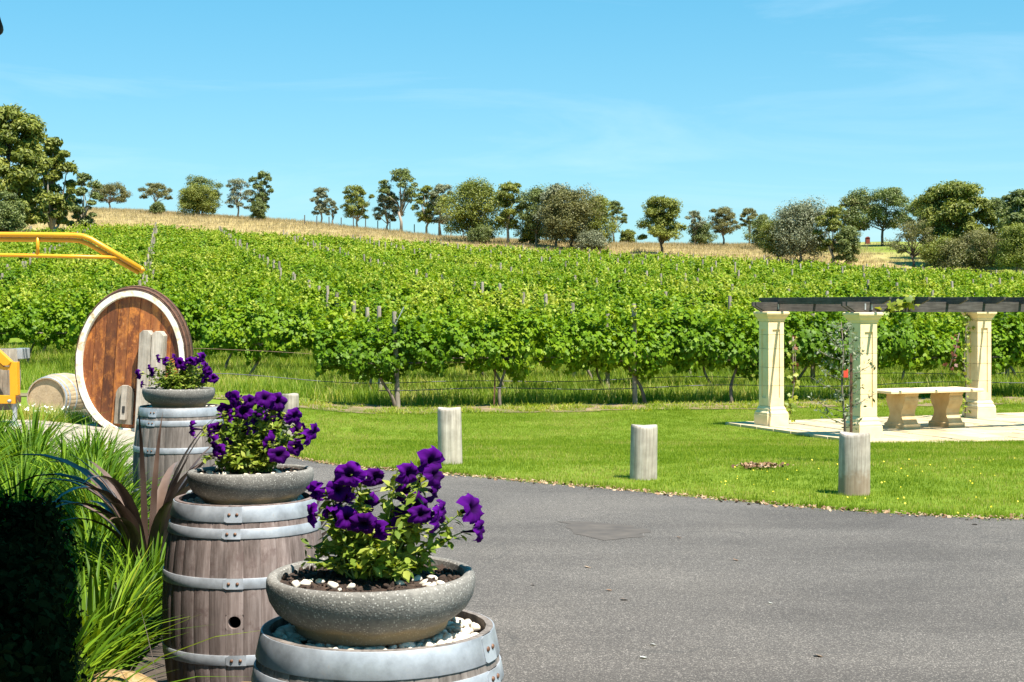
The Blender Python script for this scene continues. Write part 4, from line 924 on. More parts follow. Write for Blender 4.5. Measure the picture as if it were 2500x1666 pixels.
def barrel(name, label, loc, stave, rot, head_rot, H=.95, rh=.30, rb=.352, n=30, hole=False, hoops=None, rivet_az=-90, cat='barrel', closed=False, group=None):
    t = empty(name, loc); tag(t, label, cat, group)
    me = stave_mesh(H, rh, rb, n, MT[stave]); mh = stave_mesh(H, rh, rb, n, MT[stave], H*.5) if hole else None
    for k in range(n):
        o = obj('stave', mh if (hole and k == 0) else me, t); o.rotation_euler = (0, 0, rot+2*math.pi*k/n)
    for (z0, z1, ra) in hoops or [(.0, .05, 0), (.09, .125, 0), (.295, .335, 0), (.61, .65, 0), (.825, .86, 0), (.895, .945, 0)]:
        m = hoop_mesh(H, rh, rb, z0, z1)
        aa = R(rivet_az+ra); hw = .042
        # lapped end of the band
        ring = []
        rr0, rr1 = brad(z0, H, rh, rb)+.006, brad(z1, H, rh, rb)+.006; K = 6
        for i in range(K+1):
            a = aa-hw/rb+2*hw/rb*i/K; c, s = math.cos(a), math.sin(a); ins = .006 if i == 0 else 0
            ring += [(rr0*c, rr0*s, z0+ins), (rr1*c, rr1*s, z1-ins), ((rr1-.006)*c, (rr1-.006)*s, z1-ins), ((rr0-.006)*c, (rr0-.006)*s, z0+ins)]
        ff = []
        for i in range(K):
            for j in range(4): ff.append((i*4+j, (i+1)*4+j, (i+1)*4+(j+1) % 4, i*4+(j+1) % 4))
        ff += [(0, 1, 2, 3), (K*4+3, K*4+2, K*4+1, K*4)]; m.add(ring, ff)
        h = m.build('hoop', MT['galv'], t, True)
        for d in (-.018, .018):
            zc = (z0+z1)/2; rz_ = brad(zc, H, rh, rb)+.0065; a = aa+d/rb; mm = MB(); mm.lathe([(.0072, 0), (.0068, .002), (.0045, .0042), (0, .005)], 10)
            r_ = mm.build('rivet', MT['rivet'], h, 'all'); r_.location = (rz_*math.cos(a), rz_*math.sin(a), zc); r_.rotation_euler = (0, R(90), a)
    hm = MB(); hr = rh-.0155
    if closed:
        MB().lathe([(0, H-.055), (hr, H-.055), (hr, H-.035), (0, H-.035)], 40).build('barrel_head', MT[stave], t); hm.lathe([(0, .035), (hr, .035), (hr, .055), (0, .055)], 40)
    else: hm.lathe([(0, .04), (hr, .04), (hr, .06), (0, .06)], 40); hm.lathe([(0, H-.07), (hr, H-.07), (hr, H-.05), (0, H-.05)], 40)
    hm.build('barrel_head', MT[stave], t)
    return t
bm = bmesh.new(); bmesh.ops.create_icosphere(bm, subdivisions=2, radius=1)
PEB = []
for i in range(4):
    b2 = bm.copy()
    for v in b2.verts:
        v.co *= 1+.18*math.sin(v.co.x*3.1+i)+.12*math.sin(v.co.y*4.3+i*2); v.co.z *= .62
    me = bpy.data.meshes.new('pebble'); b2.to_mesh(me); b2.free(); me.materials.append(MT['pebble']); me.polygons.foreach_set('use_smooth', [True]*len(me.polygons)); PEB.append(me)
pv_ = np.array([v.co[:] for v in PEB[0].vertices]); pf_ = [tuple(p.vertices) for p in PEB[0].polygons]
def gravel(name, label, c, r0, r1, n, size, mat='pebble'):
    a = rng.random(n)*2*np.pi; rr = np.sqrt(r0*r0+(r1*r1-r0*r0)*rng.random(n)); P = np.stack([c[0]+rr*np.cos(a), c[1]+rr*np.sin(a), c[2]+rng.random(n)*size*1.2], 1)
    o = cloud(name, pv_, pf_, P, frames(rng.normal(size=(n, 3))*.3+np.array([0, 0, 1])), size*np.stack([.7+.6*rng.random(n), .6+.5*rng.random(n), .6+.5*rng.random(n)], 1), MT[mat]); return tag(o, label, 'gravel', kind='stuff')
BH = .95; BW = [(-.35, 3.97, 1.571), (-1.163, 6.6, 1.575), (-2.54, 11.6, 1.64)]
BOW = [(-.367, 3.97, 1.711), (-1.136, 6.6, 1.695), (-2.54, 11.55, 1.777)]
BL = ['weathered grey wine barrel with wide galvanised hoops under the petunia bowl nearest the driveway corner', 'purple stained wine barrel with round bung hole under the middle petunia bowl', 'grey wine barrel under the petunia bowl beside the oval vat']
# look-alike free labels: each barrel is told by what stands next to it
BL[0] = 'weathered grey barrel with wide hoops, overlapping the barrel that shows a bung hole'
for i, (x, y, z) in enumerate(BW):
    barrel('wine_barrel', BL[i], (x, y, z-BH), ['stave_grey', 'stave_purple', 'stave_grey'][i], R(-87.0)+(.0 if i == 1 else i*.07), 0, hole=(i == 1), n=30,
           hoops=[None, None, None][i] or ([(.0, .05, 0), (.09, .13, 0), (.29, .335, 0), (.615, .66, 0), (.82, .862, 0), (.882, .949, 0)] if i == 0 else [(.0, .05, 0), (.085, .125, 0), (.295, .338, 3), (.612, .655, 1), (.815, .856, -1), (.882, .946, 0)]), rivet_az=[-20, -89, -118][i])
    gravel('pebble_bed', ['cream pebbles inside the rim of the barrel with wide hoops', 'cream pebbles inside the rim of the bung hole barrel', 'cream pebbles inside the rim of the barrel by the vat'][i], (x, y, z-.036), .0, .268, 520, .016)
# a few loose stones on the bed nearest rim
def bowl_prof():
    return [(0, .002), (.185, .0), (.195, .006), (.205, .03), (.222, .04), (.25, .062), (.266, .09), (.2725, .115), (.272, .138), (.268, .147), (.262, .15), (.25, .15), (.244, .146), (.24, .13), (.236, .11), (0, .105)]
bm_ = MB(); bm_.lathe(bowl_prof(), 72); BOWL = bm_.mesh('bowl', MT['bowl'], True)
def soil_mesh(seed):
    m = MB(); n = 48; r_ = random.Random(seed); vv = [(0, 0, .137)]; ff = []
    for i in range(1, 13):
        r = .243*i/12
        for j in range(n): th = 2*math.pi*j/n; vv.append((r*math.cos(th), r*math.sin(th), .128+.008*(1-(i/12)**2)+r_.gauss(0, .0035)))
    ff += [(0, 1+j, 1+(j+1) % n) for j in range(n)]
    for i in range(11):
        for j in range(n): ff.append((1+i*n+j, 1+(i+1)*n+j, 1+(i+1)*n+(j+1) % n, 1+i*n+(j+1) % n))
    m.add(vv, ff); return m.mesh('soil', MT['soil'], 'all')
def flower_mesh(seed):
    r_ = np.random.default_rng(seed); n = 30; rings = [(.0035, -.048), (.0045, -.03), (.0075, -.014), (.012, -.004), (.022, .004), (.034, .004), (.043, -.001), (.047, -.006)]
    vv = []; ti = []; ph = r_.random(3)*6.28; sag = r_.uniform(.1, .5)
    for k, (r, z) in enumerate(rings):
        for j in range(n):
            th = 2*math.pi*j/n; w_ = (r/.047)**2; rr = r*(1+w_*(.10*math.cos(5*th)+.05*math.sin(9*th+ph[0])+.05*math.sin(3*th+ph[1])))
            zz = z+w_*(.007*math.sin(5*th+ph[2])+.005*math.sin(11*th+ph[1])+.004*r_.normal())-w_*.03*sag*max(0, -math.sin(th))
            vv.append((rr*math.cos(th), rr*math.sin(th), zz)); ti.append([.0, .05, .05, .2, .5, .75, .85, 1.0][k]*(.75+.25*math.cos(5*th)**2)*(.85+.3*r_.random()))
    ff = [(k*n+j, k*n+(j+1) % n, (k+1)*n+(j+1) % n, (k+1)*n+j) for k in range(len(rings)-1) for j in range(n)]
    me = bpy.data.meshes.new('flower'); me.from_pydata(vv, [], ff); a = me.attributes.new('tint', 'FLOAT', 'POINT'); a.data.foreach_set('value', np.clip(ti, 0, 1).astype(np.float32))
    me.materials.append(MT['petal']); me.polygons.foreach_set('use_smooth', [True]*len(ff)); return me
FLW = [flower_mesh(i) for i in range(6)]
PLV = [(0, -.5, 0), (.2, -.2, .05), (.27, .15, .03), (0, .55, -.12), (-.27, .15, .03), (-.2, -.2, .05), (0, .1, -.02)]; PLF = [(0, 1, 6), (1, 2, 6), (2, 3, 6), (3, 4, 6), (4, 5, 6), (5, 0, 6)]
FP = [
 [(675, 210), (850, 230), (560, 430), (425, 470), (655, 345), (872, 575), (800, 400), (1030, 490), (1110, 420), (1215, 125), (1068, 205), (1238, 325), (1250, 500), (1485, 430), (1530, 575), (1035, 325), (450, 320), (1285, 450), (665, 490), (1235, 215), (610, 310), (770, 540), (1150, 470)],
 [(920, 500), (890, 600), (1000, 560), (1060, 470), (1180, 445), (1290, 480), (1110, 620), (1230, 600), (1170, 520), (1390, 620), (1460, 710), (1590, 730), (1540, 775), (570, 705), (720, 730), (800, 700), (800, 890), (850, 840), (1220, 830), (1250, 765), (1440, 860), (1300, 920), (930, 470), (1320, 550), (1080, 690), (1430, 600), (850, 550), (760, 850)],
 [(350, 140), (290, 125), (430, 110), (222, 205), (470, 160), (560, 140), (630, 210), (690, 185), (705, 235), (500, 195), (680, 300), (755, 285), (155, 335), (660, 115), (125, 255), (610, 145), (370, 165), (560, 180), (240, 235), (720, 215)]]
FS = [(600, 1080, .3737), (300, 840, .2934), (300, 840, .2934)]
PLAB = ['petunia with tall flowering stems in the bowl overlapping the driveway', 'fullest petunia mound in the middle planter bowl', 'low petunia cushion in the bowl beside the oval vat']
OLAB = ['speckled grey concrete bowl with widest view of brown soil', 'speckled dark grey concrete bowl on the bung hole barrel', 'speckled grey concrete bowl on the barrel beside the vat']
SC = [1.0, .98, .96]
for i, (x, y, zr) in enumerate(BOW):
    zb_ = zr-.15
    b = obj('planter_bowl', BOWL); b.location = (x, y, zb_); b.rotation_euler = (R([1.2, -1.0, .5][i]), R([-.6, .8, 0][i]), i*1.3); tag(b, OLAB[i], 'planter')
    so_ = obj('soil', soil_mesh(i), b)
    nn = 520; a_ = rng.random(nn)*6.283; r__ = .236*np.sqrt(rng.random(nn)); Pc = np.stack([r__*np.cos(a_), r__*np.sin(a_), .131+.006*rng.random(nn)], 1)
    tag(cloud('soil_crumbs', pv_, pf_, Pc, frames(rng.normal(size=(nn, 3))), (.003+.008*rng.random((nn, 1))**2)*(.6+.8*rng.random((nn, 3))), MT['soil'], None, so_), kind='stuff')
    base = Vector((x, y, zb_+.13)); t = empty('petunia_plant', base); tag(t, PLAB[i], 'flowers'); sx, sy, sk = FS[i]
    m = MB(); LP, LN, LS = [], [], []
    def stem(q, s0, nl, rad=.0022, a0=.15, ls_=.036):
        mid = s0.lerp(q, .5)+Vector((random.gauss(0, .012), random.gauss(0, .012), .02)); P0 = [s0, s0.lerp(mid, .5)+Vector((0, 0, .01)), mid, mid.lerp(q, .6)+Vector((0, 0, .004)), q]
        m.tube(P0, [rad*1.4, rad*1.2, rad, rad*.9, rad*.7], 5, cap=False)
        for k in range(nl):
            f = a0+(1-a0)*random.random()**.8; c = s0.lerp(mid, f*2) if f < .5 else mid.lerp(q, f*2-1); o_ = Vector((random.gauss(0, 1), random.gauss(0, 1), random.gauss(.1, .6))).normalized()
            LP.append(np.array(c+o_*ls_*.5)); LN.append((o_.x*.25+random.gauss(0, .3), o_.y*.25-.25+random.gauss(0, .3), .9)); LS.append((ls_*random.uniform(.55, 1.15), tuple(o_)))
    for (fx_, fy_) in FP[i]:
        px, py = sx+fx_*sk, sy+fy_*sk; q0 = W(px, py, y); dx = q0.x-x; dz = q0.z-base.z
        Rr = .25; dep = math.sqrt(max(.001, Rr*Rr-min(dx*dx, Rr*Rr*.95)))
        Yq = y-dep*(random.uniform(.15, .75) if dz < .16 else random.uniform(-.35, .5)); q = W(px, py, Yq)-base
        out = Vector((dx*1.6+random.gauss(0, .13), (Yq-y)*1.2-.08+random.gauss(0, .09), .02+random.uniform(-.1, .1))).normalized(); s0 = Vector((dx*.25+random.gauss(0, .015), (Yq-y)*.25, 0))
        back = q-out*.045
        stem(back, s0, int(20+90*max(0, dz)), .0024)
        f = obj('flower', random.choice(FLW), t); f.location = q; qt = out.to_track_quat('Z', 'Y'); f.rotation_mode = 'QUATERNION'; f.rotation_quaternion = qt; k = random.uniform(.62, .88)*[1.05, 1.2, 1.1][i]; f.scale = (k, k*random.uniform(.65, 1.05), k*random.uniform(.9, 1.5))
    # filler stems: the bushy body of the plant
    prm = [(62, .20, .15), (95, .235, .20), (75, .23, .15)][i]
    for k in range(prm[0]):
        a = random.random()*6.283; el = random.uniform(.12, 1.45); rr = random.uniform(.55, 1.0); q = Vector((math.cos(a)*math.cos(el)*prm[1], math.sin(a)*math.cos(el)*prm[1]*.85, math.sin(el)*prm[2]))*rr+Vector((0, 0, .015))
        stem(q, Vector((q.x*.3, q.y*.3, 0)), [24, 25, 22][i], .002, .1)
    m.build('stems', MT['stem'], t, 'all')
    LP = np.array(LP); roll = np.array([s_[1] for s_ in LS]); LN = np.array(LN); LP[:, 2] = np.maximum(LP[:, 2], .004)
    # leaf axis (its local y) runs along the outward direction
    Nn = LN-roll*(LN*roll).sum(1, keepdims=True); Nn /= np.linalg.norm(Nn, axis=1, keepdims=True); Xx = np.cross(roll, Nn); Rm = np.stack([Xx, roll, Nn], 2)
    o = cloud('leaves', PLV, PLF, LP, Rm, np.array([s_[0] for s_ in LS])*np.array([1.0, 1.0])[0], MT['pet_leaf'], None, t); tag(o, kind='stuff')
    # loose pebbles on the soil
    for k in range([16, 30, 20][i]):
        a = random.uniform(-2.9, -.15) if random.random() < .75 else random.uniform(0, 6.28); rr = random.uniform(.12, .232); p = obj('pebble', random.choice(PEB)); s_ = random.uniform(.006, .016)*(1.15 if i else 1)
        p.location = (x+rr*math.cos(a), y+rr*math.sin(a), zb_+.132+s_*.3); p.scale = (s_*1.2, s_, s_); p.rotation_euler = (random.gauss(0, .3), random.gauss(0, .3), random.random()*6)
        tag(p, ['cream pebble lying on the soil of the bowl with widest soil', 'cream pebble lying on the soil of the middle petunia bowl', 'cream pebble lying on the soil of the bowl beside the vat'][i], 'pebble', ['pebbles in the first bowl', 'pebbles in the middle bowl', 'pebbles in the vat side bowl'][i])

# ------------------------------------------------------------------ oval vat
vc = W(317, 886, 22.0); vat = empty('oval_vat', vc); tag(vat, 'upright oval wooden wine vat with white painted rim and rusty brown head', 'vat')
vat.rotation_euler = (0, R(4), R(-6)); VA, VB = .815, 1.05            # half width and half height of the outer rim; face looks along -y
def ell(a, b, th): return (a*math.cos(th), b*math.sin(th))
n = 96
m = MB(); vv = []
for th in [2*math.pi*j/n for j in range(n)]:
    jag = .012*math.sin(th*23)+.008*math.sin(th*41)
    for (k, yy) in ((1.0, 0), (.905, 0), (.895, .012), (.895, .07), (1.0, .07)): x, z = ell(VA*k+(jag*.25 if k == 1 else 0), VB*(k+(.02 if k < 1 else 0)), th); vv.append((x, yy, z))
ff = [(j*5+a, j*5+(a+1) % 5, ((j+1) % n)*5+(a+1) % 5, ((j+1) % n)*5+a) for j in range(n) for a in range(5)]
m.add(vv, ff); m.build('rim', MT['white_paint'], vat, True)
# staves: each its own board round the oval, bulging towards the back
ns = 44; ys_ = [.005, .06, .12, .18, .24, .30]; bul = [1.012, 1.03, 1.05, 1.06, 1.06, 1.05]
for s_ in range(ns):
    m = MB(); a0, a1 = 2*math.pi*(s_+.02)/ns, 2*math.pi*(s_+.98)/ns; vv = []
    for yy, bk in zip(ys_, bul):
        for a in (a0, (a0+a1)/2, a1): x, z = ell(VA*bk, VB*bk, a); vv.append((x, yy, z))
        for a in (a0, a1): x, z = ell(VA*bk-.05, VB*bk-.05, a); vv.append((x, yy, z))
    ff = []
    for i in range(5):
        a, b = i*5, i*5+5; ff += [(a, a+1, b+1, b), (a+1, a+2, b+2, b+1), (a+2, a+4, b+4, b+2), (a+4, a+3, b+3, b+4), (a+3, a, b, b+3)]
    ff += [(0, 3, 4, 2, 1), (25, 26, 27, 29, 28)]; m.add(vv, ff); m.build('stave', MT['vat_side'], vat)
for (y0, y1, bk0, bk1) in ((.03, .065, 1.034, 1.048), (.14, .18, 1.064, 1.072)):
    m = MB(); vv = []
    for th in [2*math.pi*j/n for j in range(n)]:
        for (yy, bk) in ((y0, bk0-.006), (y0, bk0), (y1, bk1), (y1, bk1-.006)): x, z = ell(VA*bk, VB*bk, th); vv.append((x, yy, z))
    m.add(vv, [(j*4+a, j*4+(a+1) % 4, ((j+1) % n)*4+(a+1) % 4, ((j+1) % n)*4+a) for j in range(n) for a in range(4)]); m.build('hoop', MT['rusty'], vat, True)
# head planks
hA, hB = VA*.905, VB*.925; npk = 9; xsb = np.linspace(-hA, hA, npk+1)
for i in range(npk):
    x0, x1 = xsb[i]+.003, xsb[i+1]-.003; top = []; xx = np.linspace(x0, x1, 6); m = MB()
    zt_ = [hB*math.sqrt(max(0, 1-(x/hA)**2)) for x in xx]; poly = [(x, z) for x, z in zip(xx, zt_)]+[(x, -z) for x, z in zip(xx[::-1], zt_[::-1])]; k = len(poly); yo = random.uniform(-.003, .003)
    m.add([(x, .06+yo, z) for x, z in poly]+[(x, .10+yo, z) for x, z in poly], [tuple(range(k)), tuple(range(2*k-1, k-1, -1))]+[((j+1) % k, j, k+j, k+(j+1) % k) for j in range(k)]); m.build('head_plank', MT['vat_head'], vat)
m = MB(); vv = []
for th in [2*math.pi*j/n for j in range(n)]: x, z = ell(VA*1.0, VB*1.0, th); vv += [(x, .265, z), (x, .285, z)]
m.add(vv, [tuple(j*2 for j in range(n)), tuple(j*2+1 for j in range(n))[::-1]]+[(j*2, j*2+1, ((j+1) % n)*2+1, ((j+1) % n)*2) for j in range(n)]); m.build('back_head', MT['vat_side'], vat)
# pair of grey brace timbers and the little door
for dx, hh in ((0, .50), (.185, .50)):
    m = MB(); w_ = .175; poly = [(-w_/2, -1.0), (w_/2, -1.0), (w_/2, hh-.07), (w_/2-.05, hh-.01), (-w_/2+.05, hh-.01), (-w_/2, hh-.06)]; k = 6
    m.add([(x, -.12, z) for x, z in poly]+[(x, .055, z) for x, z in poly], [tuple(range(k)), tuple(range(2*k-1, k-1, -1))]+[((j+1) % k, j, k+j, k+(j+1) % k) for j in range(k)]); o = m.build('brace', MT['post_wood'], vat, bevel=.006); o.location = (.25+dx, 0, 0); o.rotation_euler = (0, R(-1.0), 0)
dr = MB(); poly = [(-.17, -.88), (.17, -.88), (.17, -.45)]+[(.17*math.cos(a), -.45+.14*math.sin(a)) for a in np.linspace(.3, math.pi-.3, 8)]+[(-.17, -.45)]; k = len(poly)
dr.add([(x, .02, z) for x, z in poly]+[(x, .064, z) for x, z in poly], [tuple(range(k)), tuple(range(2*k-1, k-1, -1))]+[((j+1) % k, j, k+j, k+(j+1) % k) for j in range(k)])
door = dr.build('hatch_door', MT['trellis'], vat, bevel=.004); door.location = (-.05, 0, -.02); door.scale = (.8, 1, 1)
m = MB(); m.box((.02, -.02, -.56), (.1, .08, .5)); m.build('latch', MT['post_wood'], door, bevel=.006)
m = MB(); m.box((.03, -.045, -.66), (.05, .05, .1)); m.build('latch_bolt', MT['dark'], door, bevel=.004)

# ------------------------------------------------------------------ pale barrel lying behind the vat
bz_ = tz(-7.3, 25.0); bb = barrel('lying_barrel', 'new pale oak barrel lying on its side behind the vat', (0, 0, 0), 'stave_new', 0, 0, H=1.0, rh=.335, rb=.385, n=32, closed=True, hoops=[(.0, .045, 0), (.1, .135, 0), (.3, .34, 0), (.66, .7, 0), (.865, .9, 0), (.955, 1.0, 0)], rivet_az=30)
dv_ = Vector((.16, .987, 0)).normalized(); fc = W(113, 973, 24.6); bb.rotation_mode = 'QUATERNION'; bb.rotation_quaternion = dv_.to_track_quat('Z', 'Y'); bb.location = fc
BLZ = fc.z-.36
m = MB(); m.box((0, 0, .05), (2.8, .22, max(.12, BLZ-bz_+.0)+.1)); o = m.build('timber_sleeper', MT['trellis'], bevel=.01); o.location = (fc.x+.2, 24.75, bz_-.06); tag(o, 'long pale timber sleeper under the lying barrel', 'sleeper')
m = MB(); m.box((0, 0, .05), (2.2, .22, max(.12, BLZ-bz_+.0)+.1)); o = m.build('timber_sleeper', MT['trellis'], bevel=.01); o.location = (fc.x+.5, 25.25, bz_-.06); tag(o, 'second timber sleeper hidden behind the lying barrel', 'sleeper')

# ------------------------------------------------------------------ orange machine
MY = 20.5; mz = tz(-6.9, MY)
mach = empty('orange_lift_frame', (W(20, 900, MY).x, MY, mz)); tag(mach, 'orange painted steel lifting frame on grey jack legs with overhead tube rail', 'machine'); mo = mach.location.copy()
def wl(px, py, dy=0): return W(px, py, MY)-mo+Vector((0, dy, 0))
rail = [(-170, 573), (0, 573), (100, 573.5), (185, 575), (203, 577), (222, 584), (345, 657)]
for dy, dz_, rr_ in ((0, 0, .036), (.03, -.066, .03)):
    m = MB(); m.tube([wl(x, y, dy)+Vector((-.045 if dz_ else 0, 0, dz_ if x < 300 else dz_*.75)) for x, y in rail], rr_, 12); m.build('top_rail', MT['orange'], mach, 'all')
m = MB(); m.tube([wl(343, 656, 0)+Vector((0, 0, .01)), wl(348, 660, .01), wl(343, 663, .03)], .034, 12); m.build('end_bar', MT['orange'], mach, 'all')
m = MB(); m.tube([wl(-170, 621), wl(0, 623), wl(150, 626), wl(294, 629)], .026, 10); m.build('lower_rail', MT['orange'], mach, 'all')
m = MB(); m.tube([wl(92, 575), wl(92, 624)], .024, 10); m.build('strut', MT['orange'], mach, 'all')
for dy in (0,):
    m = MB(); m.box(((wl(-120, 900).x), dy, (wl(0, 573).z)/2-.02), (.14, .14, wl(0, 573).z-.04)); m.build('mast', MT['orange'], mach, bevel=.008)
# upright, diagonal plate, base rail
def plate(poly, d0, d1, name, mat, bev=.006):
    m = MB(); k = len(poly); a = [wl(x, y, d0) for x, y in poly]; b = [wl(x, y, d1) for x, y in poly]
    m.add([tuple(p) for p in a+b], [tuple(range(k-1, -1, -1)), tuple(range(k, 2*k))]+[(j, (j+1) % k, k+(j+1) % k, k+j) for j in range(k)])
    bmx = m.build(name, MT[mat], mach, bevel=bev); return bmx
plate([(22, 885), (41, 884), (43, 966), (24, 966)], 0, .12, 'upright', 'orange')
plate([(-40, 830), (0, 857), (29, 884), (20, 893), (9, 893), (0, 885), (-40, 860)], -.03, .09, 'diagonal_plate', 'orange')
plate([(-40, 872), (0, 888), (8, 896), (22, 896), (22, 904), (8, 904), (-40, 890)], .0, .1, 'cross_plate', 'orange')
plate([(-120, 966), (38, 966), (38, 986), (-120, 986)], -.02, .1, 'base_rail', 'orange')
plate([(38, 967), (47, 967), (47, 984), (38, 984)], .0, .09, 'rail_socket', 'rusty')
plate([(14, 904), (20, 904), (20, 965), (14, 965)], .3, .42, 'inner_upright', 'orange')
plate([(0, 854), (27, 854), (27, 880), (0, 880)], .45, .8, 'control_box', 'steel')
zf = -0.02
for (px, dy, nm) in ((33.5, .02, 'jack_leg'), (-90, .02, 'jack_leg')):
    q = wl(px, 984, dy); m = MB(); m.box((q.x, q.y+.03, q.z/2), (.05, .05, q.z)); m.box((q.x, q.y+.03, .0), (.16, .16, .03)); m.build(nm, MT['steel'], mach, bevel=.004)
m = MB(); q = wl(-22, 930, .5); m.lathe([(0, -.42), (.2, -.42), (.21, -.40), (.235, 0), (.21, .40), (.2, .42), (0, .42)], 28, c=tuple(q)); m.build('oak_drum', MT['trellis'], mach, True)
m = MB(); q = wl(26, 979, -.02); m.tube([q, q+Vector((0, -.06, 0))], .022, 8); m.build('lock_pin', MT['steel'], mach, 'all')

# ------------------------------------------------------------------ garden bed planting
def strap_clump(seed, n, hmin, hmax, wid, out):
    r_ = np.random.default_rng(seed); m_v = []; m_f = []; ti = []; K = 6
    for i in range(n):
        az = r_.random()*6.283; L = hmin+(hmax-hmin)*r_.random(); o = out*(.25+1.0*r_.random()); w_ = wid*(.7+.6*r_.random()); b = len(m_v); c, s = math.cos(az), math.sin(az); r0 = .1*r_.random(); tt = np.clip(.45+.25*r_.normal(), 0, 1); tw = r_.normal()*.5
        for k in range(K+1):
            f = k/K; r = r0+o*L*(f**1.7); z = L*(f*(1-.38*o*f*f)); hw = w_*.5*(1-f**3)*(.6+.4*min(1, f*4)); a = az+1.571+tw*f; dx, dy = math.cos(a)*hw, math.sin(a)*hw
            if k == K: hw = 0; dx = dy = 0
            m_v += [(r*c-dx, r*s-dy, z), (r*c, r*s, z-hw*.35), (r*c+dx, r*s+dy, z)]; ti += [tt]*3
        for k in range(K): a = b+k*3; m_f += [(a, a+1, a+4, a+3), (a+1, a+2, a+5, a+4)]
    me = bpy.data.meshes.new('strap_leaf_clump'); me.from_pydata(m_v, [], m_f); at = me.attributes.new('tint', 'FLOAT', 'POINT'); at.data.foreach_set('value', np.array(ti, np.float32)); me.materials.append(MT['strap']); me.polygons.foreach_set('use_smooth', [True]*len(m_f)); return me
SCL = [strap_clump(i, 130, .5, .98, .027, .85) for i in range(5)]
SCN = [strap_clump(20+i, 60, .5, .9, .026, .6) for i in range(2)]
spots = []
for y in np.arange(5.3, 15.6, .6):
    xe = np.interp(y, [4.5, 6.3, 6.9, 7.4, 9, 11.6, 15.5], [-1.6, -2.0, -1.95, -1.75, -2.4, -3.2, -4.3]); x = xe
    while x > -.345*y-.5: spots.append((x+random.gauss(0, .08), y+random.gauss(0, .12))); x -= .58
for (x, y) in spots:
    o = obj('strap_leaf_clump', random.choice(SCL)); o.location = (x, y, tz(x, y)+.01); k = random.uniform(.85, 1.1)*np.interp(y, [5, 6.5, 8.2, 9.6, 11, 15], [.88, .85, .7, .72, .95, .86]); o.scale = (k, k, k); o.rotation_euler = (0, 0, random.random()*6.28)
    shade = x < -.286*y-.25
    tag(o, 'strap leaved clump standing in the deep shade of the added roof' if shade else 'bright green strap leaved clump in the sunny bed beside the barrels', 'plant', 'shaded strap leaf clumps' if shade else 'sunlit strap leaf clumps')
for k, (x, y, lab) in enumerate(((-1.22, 4.6, 'fresh green strap leaved plant in front of the sandstone boulders'), (-1.5, 4.75, 'fresh green strap leaved plant at the shade edge near the boulders'), (-.85, 4.6, 'small fresh green strap leaved plant between boulder and wide hooped barrel'))):
    o = obj('strap_leaf_plant', SCN[k % 2]); o.location = (x, y, tz(x, y)+.01); s_ = [.8, .9, .5][k]; o.scale = (s_, s_, s_); o.rotation_euler = (0, 0, k*2.0); tag(o, lab, 'plant')
def flax_leaf(L, w_, bend, tw, seed):
    m = MB(); K = 12; vv = []
    for k in range(K+1):
        f = k/K; ang = bend*(f**1.8); 
        if k == 0: x = z = 0.0
        else: x += L/K*math.sin(ang); z += L/K*math.cos(ang)
        hw = w_*.5*(.55+.45*min(1, f*3))*(1-max(0, (f-.45)/.55)**2)+.0005; a = tw*f; dy, dx = hw*math.cos(a), hw*math.sin(a)
        vv += [(x-dx, -dy, z), (x, 0, z-hw*.4), (x+dx, dy, z)]
    ff = []
    for k in range(K): a = k*3; ff += [(a, a+1, a+4, a+3), (a+1, a+2, a+5, a+4)]
    m.add(vv, ff); return m.mesh('leaf', MT['flax'], 'all')
def flax(label, loc, leaves):
    t = empty('bronze_flax', (loc[0], loc[1], tz(loc[0], loc[1])+.01)); tag(t, label, 'plant')
    for i, (az, L, w_, bend, tw) in enumerate(leaves):
        o = obj('leaf', flax_leaf(L, w_, bend, tw, i), t); o.rotation_euler = (0, 0, R(az)); o.location = (.04*math.cos(R(az)), .04*math.sin(R(az)), 0)
    return t
r_ = random.Random(3); lv = [(-100, 1.25, .045, .2, .4), (80, 1.2, .045, .35, .3), (185, 1.45, .09, 1.8, .5), (160, 1.3, .07, 1.7, -.4), (200, 1.2, .07, 2.2, .3), (-5, 1.1, .085, 1.5, .3), (215, 1.2, .075, 1.6, .5), (170, 1.45, .07, 2.3, .6), (-20, 1.0, .07, .6, .2), (20, 1.05, .07, .5, -.2), (-60, 1.0, .075, 1.5, .4), (230, 1.2, .07, 2.1, -.5), (150, 1.1, .07, 1.2, .2), (190, 1.0, .08, 1.1, .3), (260, .95, .08, 1.7, .4), (-40, 1.1, .06, 1.1, .1)]
lv += [(r_.uniform(0, 360), r_.uniform(.9, 1.4), r_.uniform(.06, .09), r_.uniform(.7, 2.1), r_.uniform(-.6, .6)) for _ in range(22)]
flax('bronze purple flax with arching leaves between the strap leaves and the barrel by the vat', (-2.1, 8.75), lv)
lv = [(-10, 1.15, .05, 1.55, .2), (5, 1.25, .04, 1.9, .3), (-30, 1.1, .05, 1.2, .1), (20, 1.1, .05, 1.4, -.3), (-45, 1.05, .05, 1.6, .4), (0, 1.0, .045, 1.0, .1), (40, 1.0, .05, .9, .2)]+[(r_.uniform(-80, 90), r_.uniform(.7, 1.1), .05, r_.uniform(.8, 2.0), r_.uniform(-.4, .4)) for _ in range(9)]
flax('thin bronze flax spilling towards the driveway behind the middle bowl', (-1.22, 8.2), lv)
flax('pair of upright bronze flax blades rising in front of the bung hole barrel', (-.93, 4.35), [(200, .95, .045, .25, .2), (190, .8, .04, .5, .1)])
flax('single bronze flax blade rising before the wide hooped barrel', (-.66, 4.2), [(10, .86, .04, .25, .1), (0, .7, .03, .5, 0)])
